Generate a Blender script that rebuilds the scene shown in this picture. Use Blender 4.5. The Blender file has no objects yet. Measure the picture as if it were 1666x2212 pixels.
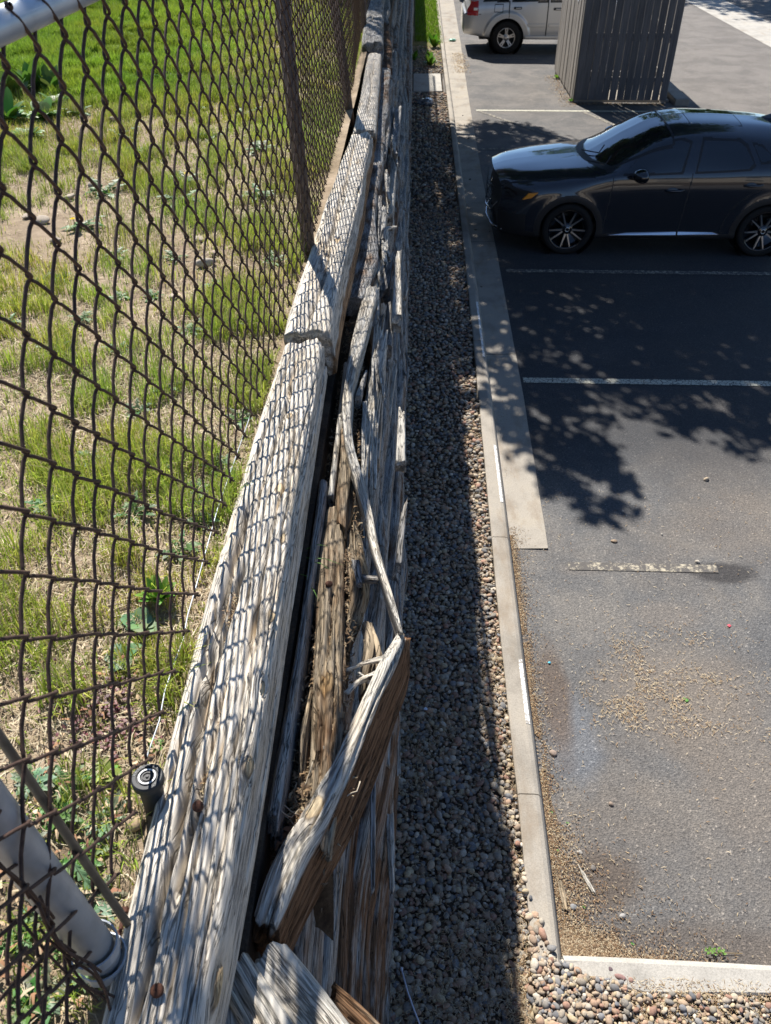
import bpy, bmesh, math, random
import numpy as np
from mathutils import Vector, Matrix
random.seed(7); rng = np.random.default_rng(7)
C = bpy.context.scene.collection
scene = bpy.context.scene
R = math.radians

# ---------------------------------------------------------------- camera, sky, sun
H = 4.2; TH = R(39.1); FPX = 1770.0
YAW = math.atan(67.0 / math.hypot(FPX, FPX * math.tan(TH)))
cam = bpy.data.cameras.new('camera'); camo = bpy.data.objects.new('camera', cam); C.objects.link(camo)
camo.location = (0, 0, H); camo.rotation_euler = (R(90) - TH, 0, YAW)
cam.sensor_fit = 'VERTICAL'; cam.sensor_height = 36; cam.lens = 36 * FPX / 2212
cam.clip_start = 0.02; cam.clip_end = 600
cam.dof.use_dof = True; cam.dof.focus_distance = 2.6; cam.dof.aperture_fstop = 9.0
scene.camera = camo
SUN = Vector((-0.268, 0.81, 1.0)).normalized()
w = bpy.data.worlds.new('World'); scene.world = w; w.use_nodes = True
nt = w.node_tree; bg = nt.nodes['Background']
sky = nt.nodes.new('ShaderNodeTexSky'); sky.sky_type = 'NISHITA'; sky.sun_disc = False
sky.sun_elevation = math.asin(SUN.z); sky.sun_rotation = math.atan2(SUN.x, SUN.y)
sky.altitude = 1800; sky.air_density = 1.0; sky.dust_density = 0.15; sky.ozone_density = 4.0
nt.links.new(sky.outputs[0], bg.inputs[0]); bg.inputs[1].default_value = 0.075
sl = bpy.data.lights.new('sun', 'SUN'); sl.energy = 4.6; sl.angle = R(0.53); sl.color = (1, 0.955, 0.89)
slo = bpy.data.objects.new('sun', sl); C.objects.link(slo); slo.location = (-3, 8, 12)
slo.rotation_euler = SUN.to_track_quat('Z', 'Y').to_euler()
scene.view_settings.view_transform = 'Standard'; scene.view_settings.look = 'None'
scene.view_settings.exposure = 0.95; scene.view_settings.gamma = 1
scene.cycles.max_bounces = 6

# ---------------------------------------------------------------- helpers
def ray(x, y):                      # display pixels of the 1666 x 2212 photograph
    u = x - 833.0; v = 1106.0 - y
    F = FPX * math.cos(TH) + v * math.sin(TH); Z = v * math.cos(TH) - FPX * math.sin(TH)
    return Vector((u * math.cos(YAW) - F * math.sin(YAW), F * math.cos(YAW) + u * math.sin(YAW), Z))
def at(x, y, z=0.0):                # point on the horizontal plane of height z
    r = ray(x, y); t = (z - H) / r.z
    return Vector((r.x * t, r.y * t, z))
def atX(x, y, X):
    r = ray(x, y); t = X / r.x; return Vector((X, r.y * t, H + r.z * t))
def atY(x, y, Y):
    r = ray(x, y); t = Y / r.y; return Vector((r.x * t, Y, H + r.z * t))

def tag(o, label=None, cat=None, group=None, kind=None):
    if label: o['label'] = label
    if cat: o['category'] = cat
    if group: o['group'] = group
    if kind: o['kind'] = kind
    return o
def empty(name, loc, label, cat, group=None, rz=0):
    o = bpy.data.objects.new(name, None); C.objects.link(o); o.location = loc; o.rotation_euler = (0, 0, rz)
    o.empty_display_size = 0.1
    return tag(o, label, cat, group)
def link(name, me, parent=None):
    o = bpy.data.objects.new(name, me); C.objects.link(o)
    if parent is not None:
        o.parent = parent
        o.matrix_parent_inverse = (Matrix.Translation(parent.location) @ parent.rotation_euler.to_matrix().to_4x4()).inverted()
    return o
def mesh_np(name, V, F, mat, parent=None, attrs=None, smooth=False, mats_idx=None, mats=None):
    """V (n,3); F list of (k,) int arrays all same size or list of lists"""
    me = bpy.data.meshes.new(name)
    V = np.asarray(V, dtype=np.float32)
    if isinstance(F, np.ndarray):
        k = F.shape[1]; nf = F.shape[0]
        me.vertices.add(len(V)); me.vertices.foreach_set('co', V.ravel())
        me.loops.add(nf * k); me.loops.foreach_set('vertex_index', F.astype(np.int32).ravel())
        me.polygons.add(nf); me.polygons.foreach_set('loop_start', np.arange(0, nf * k, k, dtype=np.int32))
        me.update(calc_edges=True)
    else:
        me.from_pydata([tuple(v) for v in V.tolist()], [], [tuple(f) for f in F])
    if attrs:
        for an, arr in attrs.items():
            arr = np.asarray(arr, dtype=np.float32)
            if arr.ndim == 1: a = me.attributes.new(an, 'FLOAT', 'POINT'); a.data.foreach_set('value', arr)
            else: a = me.attributes.new(an, 'FLOAT_VECTOR', 'POINT'); a.data.foreach_set('vector', arr.ravel())
    if mats:
        for m in mats: me.materials.append(m)
    elif mat: me.materials.append(mat)
    if mats_idx is not None: me.polygons.foreach_set('material_index', np.asarray(mats_idx, dtype=np.int32))
    if smooth: me.polygons.foreach_set('use_smooth', np.ones(len(me.polygons), dtype=bool))
    me.update()
    return link(name, me, parent)

class MB:                           # collects polygons into one mesh
    def __init__(s): s.v = []; s.f = []; s.c = []
    def add(s, V, F, col=None):
        o = len(s.v); s.v += [tuple(v) for v in V]; s.f += [tuple(i + o for i in f) for f in F]
        if col is not None: s.c += [tuple(col)] * len(V)
    def box(s, c, d, rz=0, col=None, rot=None):
        V = [Vector((sx * d[0] / 2, sy * d[1] / 2, sz * d[2] / 2)) for sx in (-1, 1) for sy in (-1, 1) for sz in (-1, 1)]
        M = rot if rot is not None else Matrix.Rotation(rz, 3, 'Z')
        V = [M @ v + Vector(c) for v in V]
        s.add(V, [(0, 1, 3, 2), (4, 6, 7, 5), (0, 4, 5, 1), (2, 3, 7, 6), (0, 2, 6, 4), (1, 5, 7, 3)], col)
    def tube(s, pts, r, n=8, cap=True, col=None):
        pts = [Vector(p) for p in pts]; k = len(pts); V = []; F = []
        up = Vector((0, 0, 1)); t0 = (pts[1] - pts[0]).normalized()
        if abs(t0.z) > .9: up = Vector((1, 0, 0))
        a = t0.cross(up).normalized()
        for i, p in enumerate(pts):
            t = (pts[min(i + 1, k - 1)] - pts[max(i - 1, 0)]).normalized()
            a = (a - t * a.dot(t)).normalized(); b = t.cross(a)
            rr = r[i] if isinstance(r, (list, tuple)) else r
            for j in range(n):
                th = 2 * math.pi * j / n; V.append(p + a * (rr * math.cos(th)) + b * (rr * math.sin(th)))
        for i in range(k - 1):
            for j in range(n):
                j2 = (j + 1) % n; F.append((i * n + j, i * n + j2, (i + 1) * n + j2, (i + 1) * n + j))
        if cap: F.append(tuple(range(n - 1, -1, -1))); F.append(tuple((k - 1) * n + j for j in range(n)))
        s.add(V, F, col)
    def prism(s, poly, z0, z1, col=None):
        n = len(poly); V = [(p[0], p[1], z0) for p in poly] + [(p[0], p[1], z1) for p in poly]
        F = [tuple(range(n - 1, -1, -1)), tuple(range(n, 2 * n))] + [(i, (i + 1) % n, n + (i + 1) % n, n + i) for i in range(n)]
        s.add(V, F, col)
    def lathe(s, prof, n, M, col=None):   # prof: (radius, axial) around local z, M 4x4
        V = []; F = []
        for r_, z_ in prof:
            for j in range(n):
                th = 2 * math.pi * j / n; V.append(M @ Vector((r_ * math.cos(th), r_ * math.sin(th), z_)))
        for i in range(len(prof) - 1):
            for j in range(n):
                j2 = (j + 1) % n; F.append((i * n + j, i * n + j2, (i + 1) * n + j2, (i + 1) * n + j))
        s.add(V, F, col)
    def build(s, name, mat, parent=None, smooth=False, bevel=0, attr=None):
        a = {'col': s.c} if s.c else None
        o = mesh_np(name, np.array([tuple(v) for v in s.v]), s.f, mat, parent, attrs=a, smooth=smooth)
        if bevel:
            m = o.modifiers.new('bevel', 'BEVEL'); m.width = bevel; m.segments = 2; m.limit_method = 'ANGLE'
        return o

# --- value noise
_perm = rng.random((64, 64, 64)).astype(np.float32)
def vn(x, y, z, seed=0):
    x = np.asarray(x, float) + seed * 7.31; y = np.asarray(y, float) + seed * 3.77; z = np.asarray(z, float) + seed * 1.93
    xi = np.floor(x).astype(int); yi = np.floor(y).astype(int); zi = np.floor(z).astype(int)
    fx = x - xi; fy = y - yi; fz = z - zi
    fx = fx * fx * (3 - 2 * fx); fy = fy * fy * (3 - 2 * fy); fz = fz * fz * (3 - 2 * fz)
    g = lambda a, b, c: _perm[(xi + a) & 63, (yi + b) & 63, (zi + c) & 63]
    def l(a, b, t): return a + (b - a) * t
    return l(l(l(g(0, 0, 0), g(1, 0, 0), fx), l(g(0, 1, 0), g(1, 1, 0), fx), fy),
             l(l(g(0, 0, 1), g(1, 0, 1), fx), l(g(0, 1, 1), g(1, 1, 1), fx), fy), fz)
def fbm(x, y, z, seed=0, o=3):
    s = 0; a = .5
    for i in range(o): s = s + a * (vn(x * 2 ** i, y * 2 ** i, z * 2 ** i, seed + i) - .5) * 2; a *= .5
    return s

# ---------------------------------------------------------------- materials
def newmat(name):
    m = bpy.data.materials.new(name); m.use_nodes = True
    return m, m.node_tree, m.node_tree.nodes['Principled BSDF']
def nd(t, ty, **k):
    n = t.nodes.new(ty)
    for a, b in k.items():
        if a.startswith('i_'): n.inputs[a[2:]].default_value = b
        else: setattr(n, a, b)
    return n
def ramp(t, fac, stops, interp='LINEAR'):
    r = t.nodes.new('ShaderNodeValToRGB'); r.color_ramp.interpolation = interp
    e = r.color_ramp.elements
    while len(e) < len(stops): e.new(0.5)
    for el, (p, c) in zip(e, stops):
        el.position = p; el.color = (c[0], c[1], c[2], 1) if not isinstance(c, (int, float)) else (c, c, c, 1)
    t.links.new(fac, r.inputs[0]); return r.outputs[0]
def noise(t, vec, scale, detail=3, rough=.5, dist=0):
    n = nd(t, 'ShaderNodeTexNoise'); n.inputs['Scale'].default_value = scale; n.inputs['Detail'].default_value = detail
    n.inputs['Roughness'].default_value = rough; n.inputs['Distortion'].default_value = dist
    if vec is not None: t.links.new(vec, n.inputs['Vector'])
    return n.outputs[0]
def mapping(t, vec, sc, loc=(0, 0, 0)):
    m = nd(t, 'ShaderNodeMapping'); m.inputs['Scale'].default_value = sc; m.inputs['Location'].default_value = loc
    t.links.new(vec, m.inputs[0]); return m.outputs[0]
def mix(t, fac, a, b, mode='MIX'):
    m = nd(t, 'ShaderNodeMix', data_type='RGBA', blend_type=mode)
    for sock, v in ((0, fac), (6, a), (7, b)):
        if hasattr(v, 'is_output') or isinstance(v, bpy.types.NodeSocket): t.links.new(v, m.inputs[sock])
        else: m.inputs[sock].default_value = v if sock == 0 else (v[0], v[1], v[2], 1)
    return m.outputs[2]
def bump(t, b, h, strength=.5, dist=.002, prev=None):
    n = nd(t, 'ShaderNodeBump'); n.inputs['Strength'].default_value = strength; n.inputs['Distance'].default_value = dist
    t.links.new(h, n.inputs['Height'])
    if prev is not None: t.links.new(prev, n.inputs['Normal'])
    t.links.new(n.outputs[0], b.inputs['Normal']); return n.outputs[0]
def objco(t): return nd(t, 'ShaderNodeTexCoord').outputs['Object']
def plain(name, col, rough=.6, metal=0, coat=0, spec=.5, var=0.0, vs=40):
    m, t, b = newmat(name); b.inputs['Roughness'].default_value = rough; b.inputs['Metallic'].default_value = metal
    b.inputs['Coat Weight'].default_value = coat; b.inputs['Specular IOR Level'].default_value = spec
    if var:
        n = noise(t, objco(t), vs, 4)
        c = ramp(t, n, [(.3, tuple(x * (1 - var) for x in col)), (.7, tuple(min(1, x * (1 + var)) for x in col))])
        t.links.new(c, b.inputs['Base Color'])
    else: b.inputs['Base Color'].default_value = (*col, 1)
    return m

def wood_mat(name, grey, dark, brown, bstr=.9, fine=1.0, chkw=.62, lo=.40):
    m, t, b = newmat(name); b.inputs['Roughness'].default_value = .92; b.inputs['Specular IOR Level'].default_value = .2
    g = nd(t, 'ShaderNodeAttribute', attribute_name='gr').outputs['Vector']
    br = nd(t, 'ShaderNodeAttribute', attribute_name='brn').outputs['Fac']
    warp = noise(t, mapping(t, g, (9, 9, 3)), 1, 3)
    ww = nd(t, 'ShaderNodeVectorMath', operation='MULTIPLY_ADD')
    t.links.new(warp, ww.inputs[0]); ww.inputs[1].default_value = (.03, .03, 0); t.links.new(g, ww.inputs[2]); g2 = ww.outputs[0]
    lines = noise(t, mapping(t, g2, (330 * fine, 330 * fine, 4.5)), 1, 4, .65)
    lines2 = noise(t, mapping(t, g2, (105 * fine, 105 * fine, 1.8)), 1, 4, .6)
    blot = noise(t, mapping(t, g, (14, 14, 5)), 1, 4, .6)
    c = ramp(t, lines, [(.28, tuple(x * lo for x in dark)), (.38, dark), (.48, grey), (.75, tuple(min(1, x * 1.18) for x in grey))])
    c2 = ramp(t, lines2, [(.28, tuple(x * .5 for x in dark)), (.40, tuple(x * .88 for x in grey)), (.6, grey)])
    c = mix(t, .45, c, c2)
    chk = noise(t, mapping(t, g2, (130, 130, 3.2), (5, 3, 1)), 1, 3, .55)
    chk2 = noise(t, mapping(t, g2, (48, 48, 2.6), (1, 8, 4)), 1, 3, .6)
    k1 = ramp(t, chk, [(.470, 1), (.492, .12), (.508, .12), (.53, 1)]); k2 = ramp(t, chk2, [(.488, 1), (.497, .05), (.503, .05), (.512, 1)])
    brk = noise(t, mapping(t, g, (30, 30, 9), (2, 2, 7)), 1, 3); gate = ramp(t, brk, [(.36, 1), (.46, 0)])
    k1 = mix(t, gate, k1, (1, 1, 1)); kk_ = mix(t, 1, k1, k2, 'MULTIPLY')
    st_ = noise(t, mapping(t, g, (40, 40, 11), (9, 1, 2)), 1, 5, .7); c = mix(t, ramp(t, st_, [(.54, 0), (.68, .32)]), c, (.17, .175, .18))
    tint = ramp(t, blot, [(.3, (.82, .83, .84)), (.5, (1, 1, 1)), (.70, (1.0, .90, .76))])
    c = mix(t, .8, c, tint, 'MULTIPLY')
    bc = ramp(t, lines2, [(.25, tuple(x * .25 for x in brown)), (.5, brown), (.62, tuple(x * 1.45 for x in brown)), (.78, tuple(min(1, x * .9) for x in grey))])
    bl = mix(t, .5, bc, ramp(t, lines, [(.3, tuple(x * .4 for x in brown)), (.6, tuple(x * 1.35 for x in brown))]))
    # brown only where attribute + noise says
    add = nd(t, 'ShaderNodeMath', operation='ADD'); t.links.new(br, add.inputs[0]); t.links.new(blot, add.inputs[1])
    f = ramp(t, add.outputs[0], [(.78, 0), (1.02, 1)])
    c = mix(t, f, c, bl)
    c = mix(t, chkw, c, kk_, 'MULTIPLY')
    kn = nd(t, 'ShaderNodeAttribute', attribute_name='knt').outputs['Fac']; kr = ramp(t, kn, [(.0, (1, 1, 1)), (.25, (.45, .40, .35)), (.5, (.95, .78, .55)), (.9, (1.0, .86, .62))]); c = mix(t, .9, c, kr, 'MULTIPLY')
    t.links.new(c, b.inputs['Base Color'])
    n1 = bump(t, b, lines2, bstr, .0024); n2_ = bump(t, b, lines, bstr, .0022, n1); bump(t, b, kk_, 1.0, .0035, n2_)
    return m
M_wood = wood_mat('weathered_wood', (.62, .58, .505), (.38, .335, .28), (.19, .10, .05))
M_cap = wood_mat('sun_bleached_wood', (.66, .60, .51), (.50, .44, .355), (.32, .19, .10), .40, 1.45, .60, .62)
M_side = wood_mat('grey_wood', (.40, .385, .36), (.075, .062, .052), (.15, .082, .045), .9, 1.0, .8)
M_rot = wood_mat('rotten_wood', (.40, .32, .22), (.16, .11, .07), (.15, .085, .045))

def dirt_mat(name, a, b_, c_, sc=6, bs=.8, bd=.01):
    m, t, b = newmat(name); b.inputs['Roughness'].default_value = .95; b.inputs['Specular IOR Level'].default_value = .15
    o = objco(t); n = noise(t, o, sc, 8, .65); n2 = noise(t, o, sc * 14, 5, .7)
    c = ramp(t, n, [(.35, a), (.5, b_), (.65, c_)]); c = mix(t, .5, c, ramp(t, n2, [(.3, (.45, .45, .45)), (.6, (1, 1, 1))]), 'MULTIPLY')
    t.links.new(c, b.inputs['Base Color']); bump(t, b, n2, bs, bd); return m
M_dirt = dirt_mat('dirt', (.22, .165, .11), (.31, .24, .165), (.42, .33, .24), 2.5)
M_soil = dirt_mat('dark_soil', (.06, .045, .035), (.10, .075, .055), (.15, .115, .08), 8)
M_debris = dirt_mat('debris', (.05, .035, .025), (.10, .07, .045), (.18, .13, .085), 25, 1, .01)

def vcol_mat(name, rough=.7, spec=.3, trans=0.0, noise_amt=0.0):
    m, t, b = newmat(name); b.inputs['Roughness'].default_value = rough; b.inputs['Specular IOR Level'].default_value = spec
    a = nd(t, 'ShaderNodeAttribute', attribute_name='col').outputs['Color']
    if noise_amt:
        n = noise(t, objco(t), 160, 4, .6)
        a = mix(t, noise_amt, a, ramp(t, n, [(.3, (.45, .45, .45)), (.65, (1.1, 1.1, 1.1))]), 'MULTIPLY')
    t.links.new(a, b.inputs['Base Color'])
    if trans:
        tr = nd(t, 'ShaderNodeBsdfTranslucent'); t.links.new(a, tr.inputs[0])
        mx = nd(t, 'ShaderNodeMixShader'); mx.inputs[0].default_value = trans
        t.links.new(b.outputs[0], mx.inputs[1]); t.links.new(tr.outputs[0], mx.inputs[2])
        t.links.new(mx.outputs[0], t.nodes['Material Output'].inputs[0])
    return m
M_grass = vcol_mat('grass', .55, .35, .35)
M_straw = vcol_mat('straw', .8, .2, .1)
M_leaf = vcol_mat('leaf', .5, .4, .25)
M_stone = vcol_mat('stone', .85, .2, 0, .6)
M_litter = vcol_mat('litter', .85, .2)

def asphalt():
    m, t, b = newmat('asphalt'); o = objco(t)
    b.inputs['Roughness'].default_value = .82; b.inputs['Specular IOR Level'].default_value = .35
    big = noise(t, mapping(t, o, (.45, .45, 1)), 1, 6, .6); mid = noise(t, mapping(t, o, (1.4, 1.4, 1), (3, 9, 0)), 1, 7, .7, .4)
    fine = noise(t, o, 130, 3, .7); vor = nd(t, 'ShaderNodeTexVoronoi'); vor.inputs['Scale'].default_value = 110
    t.links.new(o, vor.inputs[0])
    # the lot is paler and sandier beyond the first bays, tree shade painted darker into the seal coat under the parked car
    sx = nd(t, 'ShaderNodeSeparateXYZ'); t.links.new(o, sx.inputs[0])
    seal = ramp(t, mid, [(.36, (.100, .103, .108)), (.50, (.138, .136, .134)), (.64, (.185, .174, .160))])
    sand = ramp(t, big, [(.46, 0), (.62, .75)])
    c = mix(t, sand, seal, (.175, .150, .125))
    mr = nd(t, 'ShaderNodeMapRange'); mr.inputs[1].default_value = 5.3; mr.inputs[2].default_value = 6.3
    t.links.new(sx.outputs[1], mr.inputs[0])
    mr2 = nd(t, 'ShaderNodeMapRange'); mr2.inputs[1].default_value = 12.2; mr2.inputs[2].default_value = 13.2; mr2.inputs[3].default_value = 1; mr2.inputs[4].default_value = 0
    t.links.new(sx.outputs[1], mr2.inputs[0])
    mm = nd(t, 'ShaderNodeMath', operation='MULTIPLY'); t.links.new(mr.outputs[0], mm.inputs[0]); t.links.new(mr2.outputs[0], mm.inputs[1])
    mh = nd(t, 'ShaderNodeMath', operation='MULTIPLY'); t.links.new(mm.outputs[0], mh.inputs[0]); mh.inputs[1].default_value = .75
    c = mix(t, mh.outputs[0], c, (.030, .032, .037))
    mf = nd(t, 'ShaderNodeMapRange'); mf.inputs[1].default_value = 14; mf.inputs[2].default_value = 17; mf.inputs[4].default_value = .7; t.links.new(sx.outputs[1], mf.inputs[0])
    c = mix(t, mf.outputs[0], c, ramp(t, mid, [(.4, (.10, .095, .09)), (.6, (.17, .155, .14))]))
    mx_ = nd(t, 'ShaderNodeMapRange'); mx_.inputs[1].default_value = 4.6; mx_.inputs[2].default_value = 6.5; mx_.inputs[4].default_value = .85; t.links.new(sx.outputs[0], mx_.inputs[0])
    c = mix(t, mx_.outputs[0], c, ramp(t, mid, [(.4, (.15, .135, .12)), (.6, (.21, .19, .17))]))
    def blob(px, py, r, lo=1.15, hi=.55, col=(.3, .3, .3), k=1.0, el=1.0):
        nonlocal c
        q = at(px, py, 0); mp = nd(t, 'ShaderNodeMapping'); mp.vector_type = 'POINT'; mp.inputs['Location'].default_value = (-q.x / r, -q.y / (r * el), 0); mp.inputs['Scale'].default_value = (1 / r, 1 / (r * el), 0); t.links.new(o, mp.inputs[0])
        ln = nd(t, 'ShaderNodeVectorMath', operation='LENGTH'); t.links.new(mp.outputs[0], ln.inputs[0])
        ad = nd(t, 'ShaderNodeMath', operation='ADD'); t.links.new(ln.outputs['Value'], ad.inputs[0]); nn_ = nd(t, 'ShaderNodeMath', operation='MULTIPLY'); t.links.new(mid, nn_.inputs[0]); nn_.inputs[1].default_value = 1.6; t.links.new(nn_.outputs[0], ad.inputs[1])
        f = ramp(t, ad.outputs[0], [(hi, k), (min(lo, 1), 0)]) if False else None
        mr_ = nd(t, 'ShaderNodeMapRange'); mr_.inputs[1].default_value = lo + .8; mr_.inputs[2].default_value = hi + .8; mr_.inputs[3].default_value = 0; mr_.inputs[4].default_value = k; t.links.new(ad.outputs[0], mr_.inputs[0])
        c = mix(t, mr_.outputs[0], c, col)
    blob(1480, 1500, .55, col=(.20, .17, .14), k=.75, el=.9); blob(1440, 1330, .30, col=(.19, .17, .15), k=.7, el=.5); blob(1640, 1700, .45, col=(.19, .165, .14), k=.7)
    blob(1245, 1600, .16, col=(.15, .17, .20), k=.55, el=2.2); blob(1560, 1238, .24, 1.15, .7, col=(.045, .042, .042), k=.9, el=.5); blob(1260, 1230, .2, col=(.17, .155, .14), k=.6, el=.4)
    blob(1300, 1900, .22, col=(.10, .078, .062), k=.8, el=.8); blob(1200, 1500, .10, col=(.12, .09, .07), k=.8, el=5); blob(1500, 2050, .6, col=(.11, .09, .075), k=.6, el=.25)
    sp = ramp(t, vor.outputs['Color'], [(.0, (.35, .35, .36)), (.55, (.85, .85, .85)), (.86, (1.15, 1.12, 1.08)), (.97, (2.8, 2.7, 2.5))])
    c = mix(t, .62, c, sp, 'MULTIPLY'); c = mix(t, .6, c, ramp(t, noise(t, o, 60, 4, .75), [(.36, (.5, .5, .52)), (.6, (1.2, 1.18, 1.15))]), 'MULTIPLY')
    t.links.new(c, b.inputs['Base Color'])
    n1 = bump(t, b, vor.outputs['Distance'], .6, .006); bump(t, b, fine, .6, .004, n1); return m
M_asph = asphalt()
def concrete(name, col):
    m, t, b = newmat(name); o = objco(t); b.inputs['Roughness'].default_value = .9; b.inputs['Specular IOR Level'].default_value = .2
    n = noise(t, o, 2.2, 7, .65); f = noise(t, o, 120, 4, .7); v = nd(t, 'ShaderNodeTexVoronoi'); v.inputs['Scale'].default_value = 70; t.links.new(o, v.inputs[0])
    c = ramp(t, n, [(.3, tuple(x * .68 for x in col)), (.5, col), (.7, (col[0] * 1.12, col[1] * 1.1, col[2] * 1.05))])
    c = mix(t, .55, c, ramp(t, f, [(.3, (.55, .55, .55)), (.6, (1.08, 1.08, 1.08))]), 'MULTIPLY')
    c = mix(t, .5, c, ramp(t, v.outputs['Distance'], [(.0, (.35, .33, .3)), (.12, (1, 1, 1))]), 'MULTIPLY')
    st = noise(t, mapping(t, o, (3, 1.2, 3)), 1, 6, .7); c = mix(t, ramp(t, st, [(.52, 0), (.68, .6)]), c, (col[0] * .62, col[1] * .52, col[2] * .42))
    t.links.new(c, b.inputs['Base Color']); bump(t, b, f, .5, .003); return m
M_conc = concrete('concrete', (.36, .325, .275)); M_conc2 = concrete('pale_concrete', (.44, .415, .37))
def worn(name, col, lo, hi, under=(.06, .06, .063), sc=18):
    m, t, b = newmat(name); o = objco(t); n = noise(t, o, sc, 6, .75)
    v = nd(t, 'ShaderNodeTexVoronoi', feature='DISTANCE_TO_EDGE'); v.inputs['Scale'].default_value = 22; t.links.new(o, v.inputs[0])
    cr = ramp(t, v.outputs[0], [(.02, 0), (.07, 1)]); f = ramp(t, n, [(lo, 0), (hi, 1)])
    ff = mix(t, 1.0, f, cr, 'MULTIPLY'); c = mix(t, ff, under, col)
    t.links.new(c, b.inputs['Base Color']); b.inputs['Roughness'].default_value = .85; bump(t, b, n, .3, .003); return m
M_line = worn('line_paint', (.50, .48, .38), .34, .40); M_line_old = worn('worn_line_paint', (.44, .39, .29), .48, .60, (.09, .082, .075))
M_white = worn('white_paint', (.75, .75, .73), .36, .42, (.34, .31, .27), 30)

M_wire = plain('rusty_wire', (.070, .042, .032), .65, .2, 0, .35, .45, 90)
M_galv = plain('galvanised', (.42, .45, .48), .5, .35, 0, .5, .15, 25)
M_rail = plain('galvanised_rail', (.46, .50, .54), .42, .5, 0, .5, .12, 14)
M_postb = plain('rusty_post', (.13, .10, .085), .8, .15, 0, .3, .3, 18)
M_bar = plain('tension_bar', (.16, .14, .11), .6, .4, 0, .4, .3, 30)
M_nail = plain('rusty_nail', (.10, .045, .028), .8, .3, 0, .3, .4, 300)
M_paint = plain('dark_car_paint', (.030, .033, .040), .13, .35, 1.0)
M_silver = plain('silver_car_paint', (.50, .51, .52), .34, .55, .8)
M_beige = plain('beige_car_paint', (.42, .38, .30), .34, .3, .8)
M_glass = plain('tinted_glass', (.008, .010, .013), .03, 0, .6, .8)
M_blk = plain('black_plastic', (.014, .014, .015), .55)
M_gloss = plain('gloss_black', (.006, .006, .007), .1, 0, 1)
M_tyre = plain('tyre_rubber', (.014, .014, .014), .8, 0, 0, .3)
M_chrome = plain('bright_metal', (.72, .72, .74), .18, 1)
M_alloy = plain('machined_alloy', (.60, .59, .58), .28, .9)
M_amber = plain('amber_lens', (.85, .28, .01), .2, 0, 1)
M_red = plain('red_lens', (.42, .012, .012), .15, 0, 1)
M_clear = plain('clear_lens', (.55, .55, .56), .12, 0, 1)
M_boards = None

# ---------------------------------------------------------------- weathered timber sweep
def interp_path(P, ds):
    P = np.array(P, float); seg = np.r_[0, np.cumsum(np.linalg.norm(np.diff(P[:, :3], axis=0), axis=1))]
    L = seg[-1]
    if callable(ds):
        s = [0.0]
        while s[-1] < L:
            y = np.interp(s[-1], seg, P[:, 1]); s.append(s[-1] + ds(y))
        s = np.array(s); s *= L / s[-1]
    else: s = np.linspace(0, L, max(4, int(L / ds)))
    out = np.zeros((len(s), P.shape[1]))
    m = np.gradient(P, seg, axis=0) if len(P) > 2 else np.repeat((P[1:] - P[:1]) / L, 2, 0)
    for i, si in enumerate(s):
        k = min(np.searchsorted(seg, si, side='right') - 1, len(P) - 2); h = seg[k + 1] - seg[k]; u = (si - seg[k]) / h
        out[i] = (2*u**3-3*u**2+1)*P[k] + (u**3-2*u**2+u)*h*m[k] + (-2*u**3+3*u**2)*P[k+1] + (u**3-u**2)*h*m[k+1]
    return out, s, L
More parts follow.
